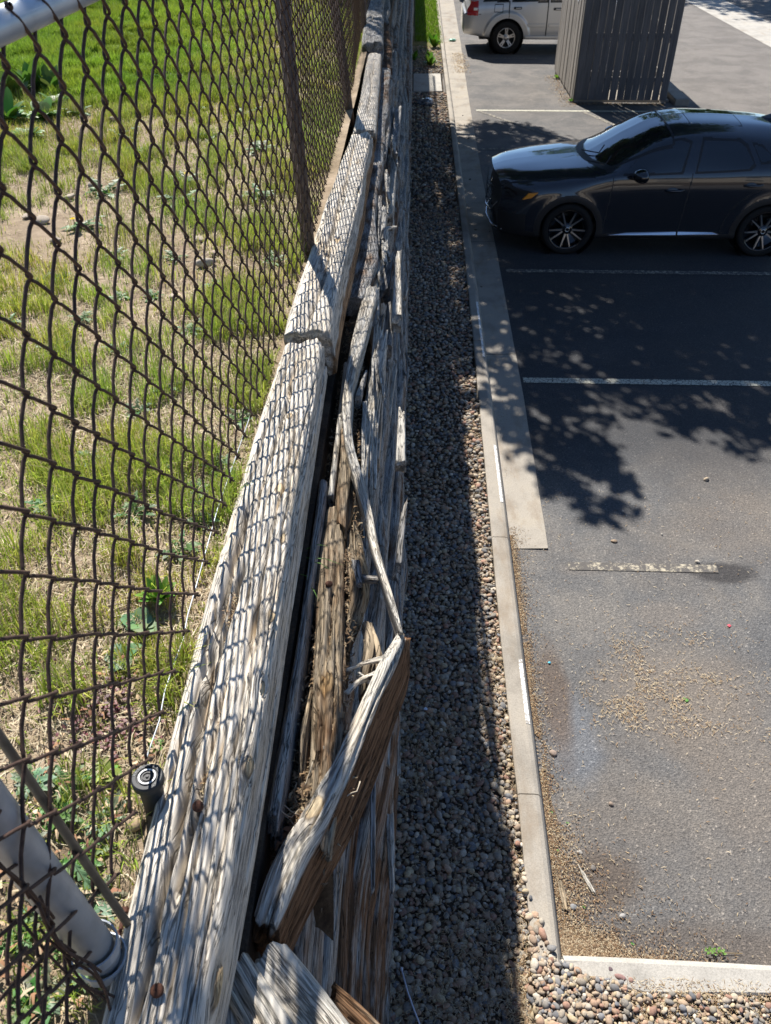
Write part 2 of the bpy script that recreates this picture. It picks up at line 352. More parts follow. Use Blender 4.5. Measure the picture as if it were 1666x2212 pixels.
def timber(name, P, parent, mat, n=56, ds=.014, p=5.0, brn=0.0, a_f=.0022, a_b=.006, cracks=(), nrand=5, cd=.012, jag=(.02, .02), seed=0, brn_fn=None, lump=9, knots=()):
    """P: rows (x, y, z, half width, half height, roll)"""
    S, s, L = interp_path(P, ds); m = len(S); r_ = np.random.default_rng(seed + 100)
    T = np.gradient(S[:, :3], axis=0); T /= np.linalg.norm(T, axis=1)[:, None]
    A = np.cross(T, np.array([0, 0, 1.0])); A /= np.linalg.norm(A, axis=1)[:, None]; B = np.cross(A, T)
    ro = S[:, 5]; A2 = A * np.cos(ro)[:, None] + B * np.sin(ro)[:, None]; B2 = -A * np.sin(ro)[:, None] + B * np.cos(ro)[:, None]
    th = np.linspace(0, 2 * np.pi, n, endpoint=False) + .001
    ex = lambda c: np.sign(c) * np.abs(c) ** (2 / p)
    ux, uz = ex(np.cos(th)), ex(np.sin(th))
    # even out perimeter spacing
    hw0, hh0 = S[:, 3].mean(), S[:, 4].mean()
    tt = np.linspace(0, 2 * np.pi, 2000); qx, qz = ex(np.cos(tt)) * hw0, ex(np.sin(tt)) * hh0
    al = np.r_[0, np.cumsum(np.hypot(np.diff(qx), np.diff(qz)))]; per = al[-1]
    tq = np.interp(np.linspace(0, per, n, endpoint=False), al, tt); ux, uz = ex(np.cos(tq)), ex(np.sin(tq))
    arc = np.linspace(0, per, n, endpoint=False)
    cx = S[:, 3][:, None] * ux[None]; cz = S[:, 4][:, None] * uz[None]; ss = np.repeat(s[:, None], n, 1)
    nx = np.sign(np.cos(tq)) * np.abs(np.cos(tq)) ** (2 - 2 / p) / max(hw0, 1e-4); nz = np.sign(np.sin(tq)) * np.abs(np.sin(tq)) ** (2 - 2 / p) / max(hh0, 1e-4)
    nl = np.hypot(nx, nz); nx, nz = nx / nl, nz / nl
    sd = seed * 1.37
    fine = np.abs(vn(cx * 110 + sd, cz * 110, ss * 2.2, seed) - .5) * 2
    fine2 = vn(cx * 45 + sd, cz * 45, ss * 1.5, seed + 5)
    d = -a_f * (1 - fine) - a_f * 2.2 * (1 - fine2) + a_b * fbm(cx * lump, cz * lump, ss * 2.6, seed + 9)
    cr = list(cracks)
    for k in range(nrand):
        c0 = r_.uniform(0, L); ln = r_.uniform(.15, .7); cr.append((r_.uniform(0, 1), c0 - ln / 2, c0 + ln / 2, cd * r_.uniform(.4, 1.2), r_.uniform(.002, .006)))
    for k, (pa, s0, s1, dep, wd) in enumerate(cr):
        ctr = pa * per + .012 * (vn(s * 3, s * 0, s * 0, seed + 31 + k) - .5) * 2 + .004 * (vn(s * 18, s * 0, s * 0, seed + 41 + k) - .5) * 2
        da = np.abs((arc[None] - ctr[:, None] + per / 2) % per - per / 2)
        win = np.clip((s - s0) / .08, 0, 1) * np.clip((s1 - s) / .08, 0, 1) * (.6 + .8 * vn(s * 9, s * 0, s * 0, seed + 51 + k))
        d -= dep * win[:, None] * np.exp(-(da / wd) ** 2)
    knt = np.zeros_like(cx); gx, gz_ = cx.copy(), cz.copy()
    for (pa, s0, rk, dep) in knots:
        da = (arc[None] - pa * per + per / 2) % per - per / 2; db_ = (ss - s0) / 1.9; dd = np.hypot(da, db_); wk = np.exp(-(dd / (rk * 1.9)) ** 2)
        d += dep * np.exp(-(dd / rk) ** 4) - abs(dep) * .8 * np.exp(-((dd - rk * 1.05) / (rk * .22)) ** 2) + .0012 * wk * np.sin(dd * 900)
        gx += -nz[None] * (-da) * wk * .9; gz_ += nx[None] * (-da) * wk * .9; knt = np.maximum(knt, np.exp(-(dd / (rk * .8)) ** 4))
    fx = cx + nx[None] * d; fz = cz + nz[None] * d
    # splintered ends
    e0 = np.exp(-ss / .07); e1 = np.exp(-(L - ss) / .07)
    jn = fbm(cx * 38, cz * 38, ss * 0, seed + 77, 3)
    dl = jag[0] * jn * e0 * 1.6 + jag[1] * jn * e1 * 1.6
    V = S[:, None, :3] + A2[:, None] * fx[..., None] + B2[:, None] * fz[..., None] + T[:, None] * dl[..., None]
    V = V.reshape(-1, 3); G = np.stack([gx + sd, gz_, ss + sd * 3], -1).reshape(-1, 3); K = [knt.reshape(-1)]
    i = np.arange(m - 1)[:, None]; j = np.arange(n)[None]; j2 = (j + 1) % n
    F = np.stack([i * n + j, (i + 1) * n + j, (i + 1) * n + j2, i * n + j2], -1).reshape(-1, 4)
    Vs = [V]; Gs = [G]; Fs = [F]; base = m * n
    for row, sg, jg in ((0, 1, jag[0]), (m - 1, -1, jag[1])):
        prev = np.arange(n) + row * n
        for sc in (.88, .66, .4, .15):
            x_ = fx[row] * sc; z_ = fz[row] * sc; a = jg * 1.6 * fbm(cx[row] * sc * 38, cz[row] * sc * 38, 0 * x_, seed + 77, 3)
            Vr = S[row, None, :3] + A2[row][None] * x_[:, None] + B2[row][None] * z_[:, None] + T[row][None] * a[:, None]
            cur = base + np.arange(n); base += n; K.append(np.zeros(n)); Vs.append(Vr); Gs.append(np.stack([x_ + sd, z_, 0 * x_ + s[row]], -1))
            q = np.stack([prev, np.roll(prev, -1), np.roll(cur, -1), cur], -1)
            Fs.append(q if sg == 1 else q[:, ::-1]); prev = cur
    V = np.concatenate(Vs); G = np.concatenate(Gs); F = np.concatenate(Fs)
    if brn_fn is not None: bb = brn_fn(V, G)
    else: bb = np.full(len(V), brn)
    return mesh_np(name, V, F, mat, parent, attrs={'gr': G, 'brn': bb, 'knt': np.concatenate(K)}, smooth=True)

# ---------------------------------------------------------------- ground, curbs, paving
TZ = 2.775                           # lawn level behind the wall
def grid(name, xs, ys, zf, mat, kind='structure', parent=None):
    X, Y = np.meshgrid(xs, ys); Z = zf(X, Y); V = np.stack([X, Y, Z], -1).reshape(-1, 3); nx_, ny_ = len(xs), len(ys)
    i = np.arange(ny_ - 1)[:, None]; j = np.arange(nx_ - 1)[None]
    F = np.stack([i * nx_ + j, i * nx_ + j + 1, (i + 1) * nx_ + j + 1, (i + 1) * nx_ + j], -1).reshape(-1, 4)
    o = mesh_np(name, V, F, mat, parent, smooth=True)
    if kind: o['kind'] = kind
    return o
grid('ground', np.linspace(-200, 300, 6), np.linspace(-200, 400, 6), lambda x, y: x * 0 - .05, M_soil)
grid('asphalt_lot', np.array([.70, 3, 8, 30, 70]), np.array([1.68, 5, 15, 40, 120]), lambda x, y: x * 0, M_asph)
grid('gravel_bed', np.linspace(-.28, .655, 12), np.r_[np.linspace(.2, 22, 120)], lambda x, y: .095 + .010 * fbm(x * 3, y * 3, 0 * x, 3), M_soil)
grid('gravel_bed_front', np.linspace(.74, 4, 30), np.linspace(-.5, 1.60, 20), lambda x, y: .085 + .01 * fbm(x * 3, y * 3, 0 * x, 3), M_soil)
# terrace behind the wall
def tz(x, y): return TZ + .018 * fbm(x * 1.3, y * 1.3, 0 * x, 12) + .02 * fbm(x * .4, y * .4, 0 * x, 15) - .03 * np.exp(-((x + .55) / .12) ** 2)
grid('terrace', np.r_[np.linspace(-40, -7, 12), np.linspace(-6.8, -.41, 120)], np.r_[np.linspace(-3, 14, 260), np.linspace(14.5, 60, 20)], tz, M_dirt)
# curb: a real step swept along its measured line
def bxy(p, z): v = at(*p, z); return (v.x, v.y)
BACK = [(.64, 1.55)] + [(.655, 2.3), (.655, 3.7), (.675, 5.5), (.70, 8), (.715, 11), (.73, 16), (.74, 24), (.76, 34), (.85, 60)]
FACE = [(.775, 1.62), (.785, 2.3), (.79, 3.5), (.805, 5.6), (.815, 8.7), (.82, 12), (.825, 16), (.83, 24), (.87, 34), (.96, 60)]
def lerp_line(L, y): a = np.array(L); return float(np.interp(y, a[:, 1], a[:, 0]))
def curb(name, y0, y1, label, gut=True):
    pass
ycb = np.r_[np.arange(1.64, 12, .12), np.arange(12, 60, .6)]
def curb_seg(y0, y1, top=.14):
    mb = MB(); ys = [y for y in ycb if y0 < y < y1]; ys = [y0] + ys + [y1]; V = []; F = []
    for y in ys:
        b_ = lerp_line(BACK, y); f_ = lerp_line(FACE, y); n_ = .004 * (vn(y * 5, 0, 0, 4) - .5)
        for x, z in ((b_ + n_, -.04), (b_ + n_, top - .006), (b_ + .012, top), (f_ - .035, top), (f_ - .012, top - .008), (f_ + .002, top - .03), (f_ + .03, .0), (f_ + .03, -.04)):
            V.append((x, y, z))
    k = 8
    for i in range(len(ys) - 1):
        for j in range(k - 1): F.append((i * k + j, i * k + j + 1, (i + 1) * k + j + 1, (i + 1) * k + j))
    F.append(tuple(range(k - 1, -1, -1))); F.append(tuple((len(ys) - 1) * k + j for j in range(k)))
    mb.add(V, F); return mb
cuts = [1.66, 2.55, 4.72, 7.9, 11.1, 14.3, 17.5, 20.7, 23.9, 30, 36, 42, 48, 59.5]
curb_root = empty('kerb', (.75, 1.66, 0), 'long tan concrete kerb between the pebble strip and the parking lot', 'kerb')
for a, b in zip(cuts[:-1], cuts[1:]): curb_seg(a + .003, b - .003).build('kerb_block', M_conc, curb_root, smooth=False)
fr = MB()
V = []; F = []; xs_ = np.r_[np.linspace(.79, 6, 60)]
for x in xs_:
    t_ = min(1, (x - .79) / .35); y0 = 1.655 - .105 * t_ ** .7 + (.0 if x < 1.2 else .02 * math.sin((x - 1.2) * 1.2)); y1 = 1.70 + .012 * math.sin(x * 2)
    for y, z in ((y0, -.04), (y0, .125), (y0 + .01, .135), (y1 - .03, .14), (y1, .12), (y1 + .02, 0), (y1 + .02, -.04)): V.append((x, y, z))
for i in range(len(xs_) - 1):
    for j in range(6): F.append((i * 7 + j, (i + 1) * 7 + j, (i + 1) * 7 + j + 1, i * 7 + j + 1))
F.append(tuple(range(7))); F.append(tuple((len(xs_) - 1) * 7 + j for j in range(6, -1, -1)))
fr.add(V, F); o = fr.build('kerb', M_conc2, None); tag(o, 'bright pale concrete kerb across the near end of the lot, half buried in pebbles', 'kerb')
GUT = [(1.10, 4.72), (1.115, 4.76), (1.15, 7.3), (1.162, 9.9), (1.17, 14), (1.22, 19.8), (1.30, 25), (1.40, 34), (1.7, 60)]
gcuts = [4.74, 7.85, 11.05, 14.25, 17.45, 20.65, 22.2, 24, 27, 31, 36, 42, 50, 59.5]
gut_root = empty('gutter_pan', (1.0, 4.74, 0), 'grey concrete gutter strip along the foot of the long kerb, ending beside worn stripe', 'gutter')
for a, b in zip(gcuts[:-1], gcuts[1:]):
    g = MB(); V = []; F = []; ys = list(np.arange(a + .005, b - .005, .25)) + [b - .005]
    for y in ys:
        f_ = lerp_line(FACE, y) + .02; e_ = lerp_line(GUT, y) + .008 * (vn(y * 3, 0, 0, 9) - .5)
        V += [(f_, y, .004), ((f_ + e_) / 2, y, .008), (e_, y, .014), (e_ + .002, y, -.02)]
    for i in range(len(ys) - 1):
        for j in range(3): F.append((i * 4 + j, (i + 1) * 4 + j, (i + 1) * 4 + j + 1, i * 4 + j + 1)[::-1])
    g.add(V, F); g.build('pan_slab', M_conc, gut_root)
# painted marks on the kerb edge
def strip(name, pts, mat, label, cat, z=0.0, group=None):   # pts: left/right pairs
    mb = MB(); V = []; F = []
    for i, (a, b) in enumerate(pts): V += [(a[0], a[1], a[2] if len(a) > 2 else z), (b[0], b[1], b[2] if len(b) > 2 else z)]
    for i in range(len(pts) - 1): F.append((2 * i, 2 * i + 1, 2 * i + 3, 2 * i + 2))
    mb.add(V, F); o = mb.build(name, mat); 
    if label: tag(o, label, cat, group)
    else: o['kind'] = 'structure'
    return o
for (y0, y1, lab) in ((3.02, 3.52, 'white paint dash on the kerb edge beside the seed litter'), (5.15, 5.95, 'white paint dash on the kerb edge at the end of the tree shadow'), (7.55, 8.85, 'thin white paint dash on the kerb edge near the car')):
    p_ = []
    for y in np.linspace(y0, y1, 10):
        f_ = lerp_line(FACE, y); ww_ = .026 if y0 < 4 else .016; p_.append(((f_ - .034 - ww_ * .2, y, .1438), (f_ - .013, y, .1355)))
    strip('kerb_mark', p_, M_white, lab, 'paint mark')
    p_ = [(b_, (b_[0] + .012, b_[1], b_[2] - .018)) for a_, b_ in p_]
# parking stripes
def stripe(y, x0, x1, wd, mat, slope, label):
    strip('parking_stripe', [((x, y + slope * (x - x0) - wd / 2, .005), (x, y + slope * (x - x0) + wd / 2, .005)) for x in np.linspace(x1, x0, 12)], mat, label, 'parking stripe')
stripe(4.56, 1.24, 2.35, .085, M_line_old, 0, 'crumbling yellowish stripe at the end of the gutter strip, nearest the camera')
stripe(7.32, 1.18, 6.2, .10, M_line, .0, 'long cream stripe crossing the tree shadow in front of the dark car')
stripe(10.08, 1.24, 6.2, .10, M_line_old, .0, 'faint worn stripe beside the front wheel of the dark car')
stripe(12.95, 1.24, 6.2, .10, M_line_old, 0, 'faint stripe showing left of the dark car bonnet')
stripe(15.5, 1.24, 3.6, .10, M_line_old, 0, 'faint stripe in the leaf shadow beyond the dark car')
stripe(18.25, 1.32, 5.8, .11, M_line, .0, 'cream stripe just in front of the wooden enclosure')
stripe(23.6, 1.45, 3.2, .10, M_line_old, 0, 'faint stripe under the shadow of the silver car')
for k in range(6):
    x0 = 4.3 + k * .28; strip('hatch_stripe', [((x0, 17.0 + k * .02, .005), (x0 + .03, 17.0 + k * .02, .005)), ((x0 - .12, 17.7, .005), (x0 - .09, 17.7, .005))], M_line_old, 'thin slanting hatch stripe in the enclosure shadow behind the dark car roof', 'hatch stripe', group='hatch stripes in front of the enclosure')
strip('parking_stripe', [((3.45, 18.15, .0055), (3.52, 18.22, .0055)), ((4.6, 15.6, .0055), (4.67, 15.66, .0055))], M_line_old, 'slanting cream stripe running from the enclosure corner to the dark car roof', 'parking stripe')
strip('parking_stripe', [((1.35, 18.15, .0055), (1.40, 18.22, .0055)), ((2.9, 15.9, .0055), (2.95, 15.97, .0055))], M_line_old, 'slanting worn stripe crossing the far leaf shadow', 'parking stripe')
o = strip('drain_channel', [((9.35, 34.5 + 8, .006), (10.75, 34.5 + 8, .006)), ((9.5, 34, .006), (10.9, 34, .006)), ((9.62, 25, .006), (11.0, 25, .006)), ((9.8, 15, .006), (11.2, 15, .006))][::-1], M_conc2, None, None)
# concrete pad set into the pebble strip
pad = MB(); pad.box((.34, 20.25, .09), (.62, 1.75, .06)); tag(pad.build('concrete_slab', M_conc2, bevel=.006), 'square concrete slab set in the pebble strip at the foot of the wall', 'slab')

# ---------------------------------------------------------------- the timber retaining wall
wall = empty('timber_retaining_wall', (-.2, .3, 0), 'tall retaining wall of split weathered grey timbers dropping to the pebble strip', 'retaining wall')
def sm(a, b, x): t_ = np.clip((x - a) / (b - a), 0, 1); return t_ * t_ * (3 - 2 * t_)
def dsy(y): return .012 if y < 2.5 else (.02 if y < 5 else (.045 if y < 11 else .2))
def face_x(k, y):
    near = -.196 + .0150 * k; far_ = min(-.012, -.175 + .030 * k)
    far_ -= .12 * float(sm(7.5, 12, y)) * max(0, 1 - k / 6)
    return near + (far_ - near) * float(sm(1.3, 2.1, y)) + .012 * (vn(y * .8, k * 3.1, 0, 5) - .5)
kk = 0
for k in range(0, 13):
    ztop = 2.655 - k * .206; hh = .101; y = -.3 + (k * .77) % 1.9
    if k == 0: y = 3.40
    else: y = .25
    first = True
    while y < 34:
        ln = (1.2 + (k * .77) % 1.3) if first and k else 2.44; first = False; y1 = y + ln
        if y > 12: y1 = y + 11
        pts = []
        for yy in np.linspace(y, y1 - .012, 6):
            xf = face_x(k, yy) + .010 * rng.normal() * float(sm(1.5, 2.5, yy)); hw = .085; pts.append((xf - hw + .004 * rng.normal(), yy, ztop - hh + .003 * rng.normal(), hw, hh, .02 * rng.normal()))
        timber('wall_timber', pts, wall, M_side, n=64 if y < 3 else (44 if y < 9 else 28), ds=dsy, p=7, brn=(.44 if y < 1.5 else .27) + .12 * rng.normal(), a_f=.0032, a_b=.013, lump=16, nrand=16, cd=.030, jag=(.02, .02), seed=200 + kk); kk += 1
        y = y1
backer = MB(); backer.box((-.34, 17, 1.3), (.12, 33.6, 2.6)); backer.build('earth_backing', M_soil, wall)
# capping timbers
def cap_brn(V, G):
    return .10 + .30 * sm(-.295, -.25, V[:, 0]) * sm(2.80, 2.68, V[:, 2]) - .05
def cap_brn2(V, G):
    return .06 + .85 * sm(-.295, -.255, V[:, 0]) * sm(2.79, 2.70, V[:, 2])
# nearest capping timber (two big checks and a missing sliver in its top face)
timber('cap_timber', [(-.366, .41, 2.735, .080, .085, .06), (-.366, .56, 2.735, .085, .088, .08), (-.368, .9, 2.735, .090, .088, .10), (-.376, 1.5, 2.735, .090, .088, .10), (-.374, 2.0, 2.735, .086, .087, .10), (-.368, 2.66, 2.735, .074, .085, .10)],
       wall, M_cap, n=230, ds=.0065, p=6.5, brn_fn=cap_brn, a_f=.0004, a_b=.0045,
       cracks=[(.285, .0, 1.1, .05, .0060), (.305, .55, 1.35, .045, .0085), (.245, .2, .75, .045, .0028), (.335, .4, 1.0, .035, .0030), (.21, .0, .6, .030, .0022), (.265, 1.2, 2.2, .030, .0026), (.18, .4, 1.7, .030, .0024), (.23, .9, 1.6, .03, .0022), (.32, 1.4, 2.2, .03, .0025), (.155, .0, .8, .02, .002), (.13, .1, 2.0, .014, .003), (.16, .1, .9, .012, .0035), (.10, .3, 2.0, .012, .003)], nrand=22, cd=.026, jag=(.022, .035), seed=1, knots=[(.115, .50, .014, .004), (.10, .70, .012, -.006), (.125, .90, .011, .003), (.19, 1.38, .014, -.004), (.13, 1.18, .012, -.008), (.22, 1.75, .010, .002), (.06, .12, .02, .004)])
timber('cap_timber', [(-.356, 2.70, 2.748, .090, .094, .16), (-.352, 3.2, 2.748, .088, .094, .15), (-.333, 3.9, 2.748, .088, .092, .14), (-.316, 4.7, 2.745, .078, .088, .14), (-.300, 5.40, 2.742, .070, .084, .14)],
       wall, M_cap, n=120, ds=.012, p=6.5, brn_fn=cap_brn2, a_f=.0007, a_b=.008,
       cracks=[(.24, .0, 1.7, .035, .008), (.27, .8, 2.6, .03, .006), (.20, .2, 1.0, .014, .005), (.12, .3, 2.4, .012, .003)], nrand=16, cd=.03, jag=(.035, .05), seed=2, knots=[(.2, .9, .014, -.005), (.12, 1.6, .015, -.006), (.28, 2.1, .012, .003)])
timber('cap_timber', [(-.300, 5.55, 2.725, .08, .08, .0), (-.31, 6.4, 2.72, .075, .08, 0), (-.325, 7.5, 2.72, .07, .08, 0), (-.335, 8.15, 2.71, .065, .078, 0)],
       wall, M_cap, n=80, ds=.02, p=3.6, brn_fn=cap_brn2, cracks=[(.24, .4, 2.3, .02, .006)], nrand=7, cd=.012, jag=(.06, .05), seed=3)
timber('cap_timber', [(-.362, 8.3, 2.75, .105, .10, .0), (-.40, 9.5, 2.75, .10, .10, 0), (-.44, 11, 2.75, .10, .10, 0)],
       wall, M_side, n=64, ds=.03, p=3.6, brn=.05, a_b=.02, nrand=12, cd=.03, jag=(.06, .05), seed=4, lump=14)
timber('cap_timber', [(-.445, 11.1, 2.74, .09, .10, .0), (-.47, 20, 2.70, .09, .10, 0), (-.50, 33, 2.70, .09, .10, 0)],
       wall, M_side, n=24, ds=.2, brn=.05, nrand=3, jag=(.02, .02), seed=5)

# the rotted second course: what is left of it between the cap and its burst outer shell
core = [at(742, 1640, 2.56), at(722, 1420, 2.57), at(715, 1300, 2.575), at(700, 1180, 2.575)]
timber('rotted_core', [(-.175, .88, 2.54, .04, .05, 0), (-.170, 1.12, 2.545, .045, .055, .05), (-.182, 1.35, 2.545, .048, .058, .1), (-.200, 1.62, 2.545, .045, .055, 0), (-.215, 1.98, 2.54, .04, .05, 0)],
       wall, M_rot, n=90, ds=.008, p=3, brn=.32, a_f=.003, a_b=.016, cracks=[(.25, .1, .8, .03, .004), (.3, .0, .5, .02, .005), (.2, .2, .9, .02, .004), (.15, 0, .7, .018, .003)], nrand=10, cd=.02, jag=(.05, .06), seed=11, lump=22, knots=[(.25, .42, .022, .005)])
timber('rotted_core', [(-.188, 1.90, 2.55, .026, .06, 0), (-.192, 2.15, 2.565, .032, .06, .05), (-.212, 2.45, 2.56, .026, .055, .1), (-.222, 2.85, 2.54, .02, .05, 0)],
       wall, M_rot, n=80, ds=.008, p=2.6, brn=.30, a_f=.003, a_b=.022, nrand=14, cd=.025, jag=(.07, .07), seed=17, lump=30)
timber('rotted_core', [(-.150, 1.52, 2.50, .022, .05, 0), (-.130, 1.62, 2.52, .030, .06, .05), (-.150, 1.85, 2.52, .026, .05, .1), (-.17, 2.05, 2.50, .015, .04, 0)],
       wall, M_rot, n=80, ds=.007, p=2.6, brn=.25, a_f=.003, a_b=.024, nrand=12, cd=.025, jag=(.07, .07), seed=18, lump=32)
timber('rotted_core', [(-.085, 1.34, 2.50, .016, .05, 0), (-.072, 1.44, 2.53, .026, .05, .05), (-.095, 1.56, 2.50, .016, .05, .1)],
       wall, M_rot, n=80, ds=.006, p=2.4, brn=.15, a_f=.003, a_b=.022, nrand=10, cd=.02, jag=(.06, .06), seed=19, lump=36)
timber('inner_strip', [(-.268, .92, 2.545, .020, .07, 0), (-.262, 1.3, 2.55, .018, .07, 0), (-.262, 1.75, 2.55, .018, .07, 0), (-.262, 2.1, 2.55, .02, .07, 0)],
       wall, M_side, n=48, ds=.01, p=3, brn=.1, nrand=6, cd=.014, jag=(.06, .02), seed=12)
timber('inner_strip', [(-.222, 1.03, 2.50, .010, .04, 0), (-.224, 1.15, 2.535, .013, .05, .1), (-.224, 1.30, 2.52, .012, .045, 0)],
       wall, M_rot, n=40, ds=.006, p=3, brn=.12, nrand=4, cd=.01, jag=(.03, .04), seed=13)
timber('inner_strip', [(-.235, 2.05, 2.56, .016, .05, 0), (-.236, 2.5, 2.57, .018, .05, 0), (-.240, 2.9, 2.57, .016, .05, 0)],
       wall, M_wood, n=40, ds=.01, p=3, brn=.05, nrand=6, cd=.014, jag=(.04, .04), seed=14)
# the burst shell, still attached far off, bowed out towards the lot
shell = timber('burst_shell', [tuple(at(803, 640, 2.60)) + (.036, .05, .1), tuple(at(778, 735, 2.60)) + (.034, .05, .1), tuple(at(757, 830, 2.60)) + (.026, .05, .05), tuple(at(750, 915, 2.60)) + (.020, .05, 0), tuple(at(758, 990, 2.60)) + (.019, .048, 0), tuple(at(780, 1060, 2.605)) + (.020, .045, -.1),
        tuple(at(795, 1120, 2.605)) + (.019, .045, -.1), tuple(at(815, 1210, 2.605)) + (.0165, .04, -.1), tuple(at(842, 1300, 2.605)) + (.013, .04, -.05), tuple(at(866, 1380, 2.60)) + (.008, .03, 0)],
        wall, M_wood, n=72, ds=.008, p=5, brn=.05, a_f=.0018, a_b=.006, cracks=[(.25, .2, 1.2, .008, .003), (.3, 1.4, 2.1, .006, .002)], nrand=7, cd=.008, jag=(.05, .015), seed=15)
# big slab that has fallen away from the course, lying out from the cap to the tip of the shell
p1 = at(862, 1412, 2.60); p2 = at(560, 2042, 2.60)
def slab_brn(V, G): return .62 * sm(2.605, 2.575, V[:, 2]) + .12
slab = timber('splintered_slab', [tuple(at(874, 1385, 2.565)) + (.016, .050, -.1), tuple(at(862, 1428, 2.55)) + (.022, .068, -.22), tuple(at(822, 1530, 2.54)) + (.024, .078, -.28), tuple(at(765, 1670, 2.535)) + (.028, .082, -.30), tuple(at(703, 1790, 2.535)) + (.034, .082, -.28), tuple(at(628, 1925, 2.535)) + (.038, .078, -.25), tuple(at(583, 2035, 2.535)) + (.034, .070, -.2)],
       None, M_wood, n=130, ds=.006, p=4, brn_fn=slab_brn, a_f=.002, a_b=.008, cracks=[(.27, .42, 1.0, .02, .004), (.22, .1, .5, .008, .003)], nrand=14, cd=.010, jag=(.03, .03), seed=16, knots=[(.24, .55, .018, -.006), (.12, .3, .012, .003)])
tag(slab, 'long splintered slab, pale on top and dark brown below, leaning out from the capping timber', 'broken timber')
# branch-like splinters on its upper end
def splinter(name, a, b, w0, w1, mat, seed, parent=None, roll=0, h=1.0, mid=None, n=26, jag=(.01, .012), brn=.05):
    a = Vector(a); b = Vector(b); c = Vector(mid) if mid is not None else (a + b) / 2
    return timber(name, [tuple(a) + (w0, w0 * h, roll), tuple(c) + ((w0 + w1) / 2, (w0 + w1) / 2 * h, roll), tuple(b) + (w1, w1 * h, roll)], parent, mat, n=n + 10, ds=.006, p=7, a_f=.0014, a_b=.005, nrand=5, cd=.007, jag=jag, seed=seed, brn=brn)
def child(o, root_obj):
    o.parent = root_obj; return o
child(splinter('splinter', at(826, 1425, 2.585), at(750, 1447, 2.60), .011, .004, M_wood, 21, mid=at(790, 1432, 2.595)), slab)
child(splinter('splinter', at(812, 1455, 2.585), at(748, 1500, 2.60), .014, .004, M_wood, 22, mid=at(780, 1470, 2.598)), slab)
child(splinter('splinter', at(808, 1480, 2.58), at(778, 1455, 2.59), .010, .005, M_wood, 23), slab)
sp = splinter('broken_stub', at(768, 1215, 2.58), at(776, 1262, 2.585), .016, .009, M_side, 24, parent=wall)
splinter('broken_stub', at(818, 1252, 2.59), at(786, 1250, 2.588), .010, .012, M_side, 25, parent=wall)
# dark knot on the slab
# near end pieces below the end of the cap
pc = [((575, 2085), (735, 2290), .045, .055, 2.565, M_wood, 'pale weathered plank end slanting out below the end of the capping timber', 31),
      ((505, 2105), (640, 2330), .040, .05, 2.60, M_wood, 'upper grey plank end stacked on the paler one at the bottom edge', 32),
      ((715, 2165), (850, 2290), .028, .035, 2.50, M_rot, 'brown broken plank end jutting out over the wall face', 33),
      ((470, 2150), (480, 2330), .045, .05, 2.585, M_wood, 'crumbled timber end directly under the nearest capping timber end', 34)]
for a_, b_, hw, hh, z, m_, lab, sd_ in pc:
    A_ = at(*a_, z); B_ = at(*b_, z)
    tag(timber('broken_plank', [tuple(A_) + (hw, hh, 0), tuple((A_ + B_) / 2) + (hw * 1.05, hh, 0), tuple(B_) + (hw, hh, 0)], None, m_, n=84, ds=.005, p=5, a_f=.0018, a_b=.005, nrand=8, cd=.014, jag=(.02, .02), seed=sd_, brn=.08 if m_ is M_wood else .5), lab, 'broken timber')
# split slivers and slabs standing off the far face of the wall
r2 = np.random.default_rng(5)
sliv = [((800, 905), (828, 742), .016), ((790, 1010), (820, 740), .020), ((805, 1000), (826, 800), .014), ((838, 480), (852, 350), .02), ((812, 560), (828, 470), .02), ((856, 700), (860, 560), .014),
        ((866, 1010), (868, 900), .012), ((858, 1230), (872, 1110), .009), ((800, 470), (806, 330), .018), ((830, 640), (842, 560), .015), ((850, 330), (862, 240), .02), ((836, 760), (846, 640), .014)]
for i, (a_, b_, wd) in enumerate(sliv):
    z = 2.52 - .05 * (i % 4); A_ = at(*a_, z - .05); B_ = at(*b_, z + .03)
    splinter('splinter', A_, B_, wd * 1.9, wd * 1.3, M_wood if i < 7 else M_side, 60 + i, parent=wall, h=1.6, jag=(.03, .09), n=44)
for i, (y0_, z0_, x0_) in enumerate(((2.15, 2.56, -.135), (2.35, 2.50, -.11), (2.9, 2.52, -.12), (3.6, 2.56, -.15), (4.2, 2.5, -.13), (5.0, 2.55, -.14), (6.0, 2.5, -.12))):
    for q in range(3):
        ln = .18 + .34 * r2.random(); dx_ = .012 + .03 * r2.random(); b0_ = Vector((x0_ - .02 + .008 * q, y0_ + .45 + .1 * r2.random(), z0_ - .04 * q * .4)); b1_ = b0_ + Vector((dx_, -ln - .3, .05 + .05 * r2.random()))
        splinter('splinter', b0_, b1_, .014, .005 + .006 * r2.random(), M_wood if q < 3 else M_side, 300 + i * 7 + q, parent=wall, h=1.8, n=24, jag=(.01, .05), mid=(b0_ + b1_) / 2 - Vector((.006, 0, .012)))
for i in range(44):
    y = 1.7 + 9 * r2.random() ** 1.5; k = int(r2.integers(0, 8)); z = 2.62 - k * .206 - .2 * r2.random(); x = face_x(k, y) + .008
    L_ = r2.uniform(.15, .7); dz = r2.normal() * .03
    splinter('splinter', (x - .012, y, z), (x + r2.uniform(.0, .018), y - L_ * r2.choice([-1, 1]), z + dz), r2.uniform(.008, .02), r2.uniform(.003, .012), M_wood if r2.random() < .35 else M_side, 100 + i, parent=wall, h=r2.uniform(1, 2.5), n=18 if y > 4 else 26, jag=(.01, .04), brn=r2.uniform(0, .3))
hook = splinter('curled_splinter', at(826, 520, 2.60), at(853, 490, 2.62), .02, .012, M_wood, 180, parent=wall, mid=at(832, 498, 2.63), h=.6, n=30)
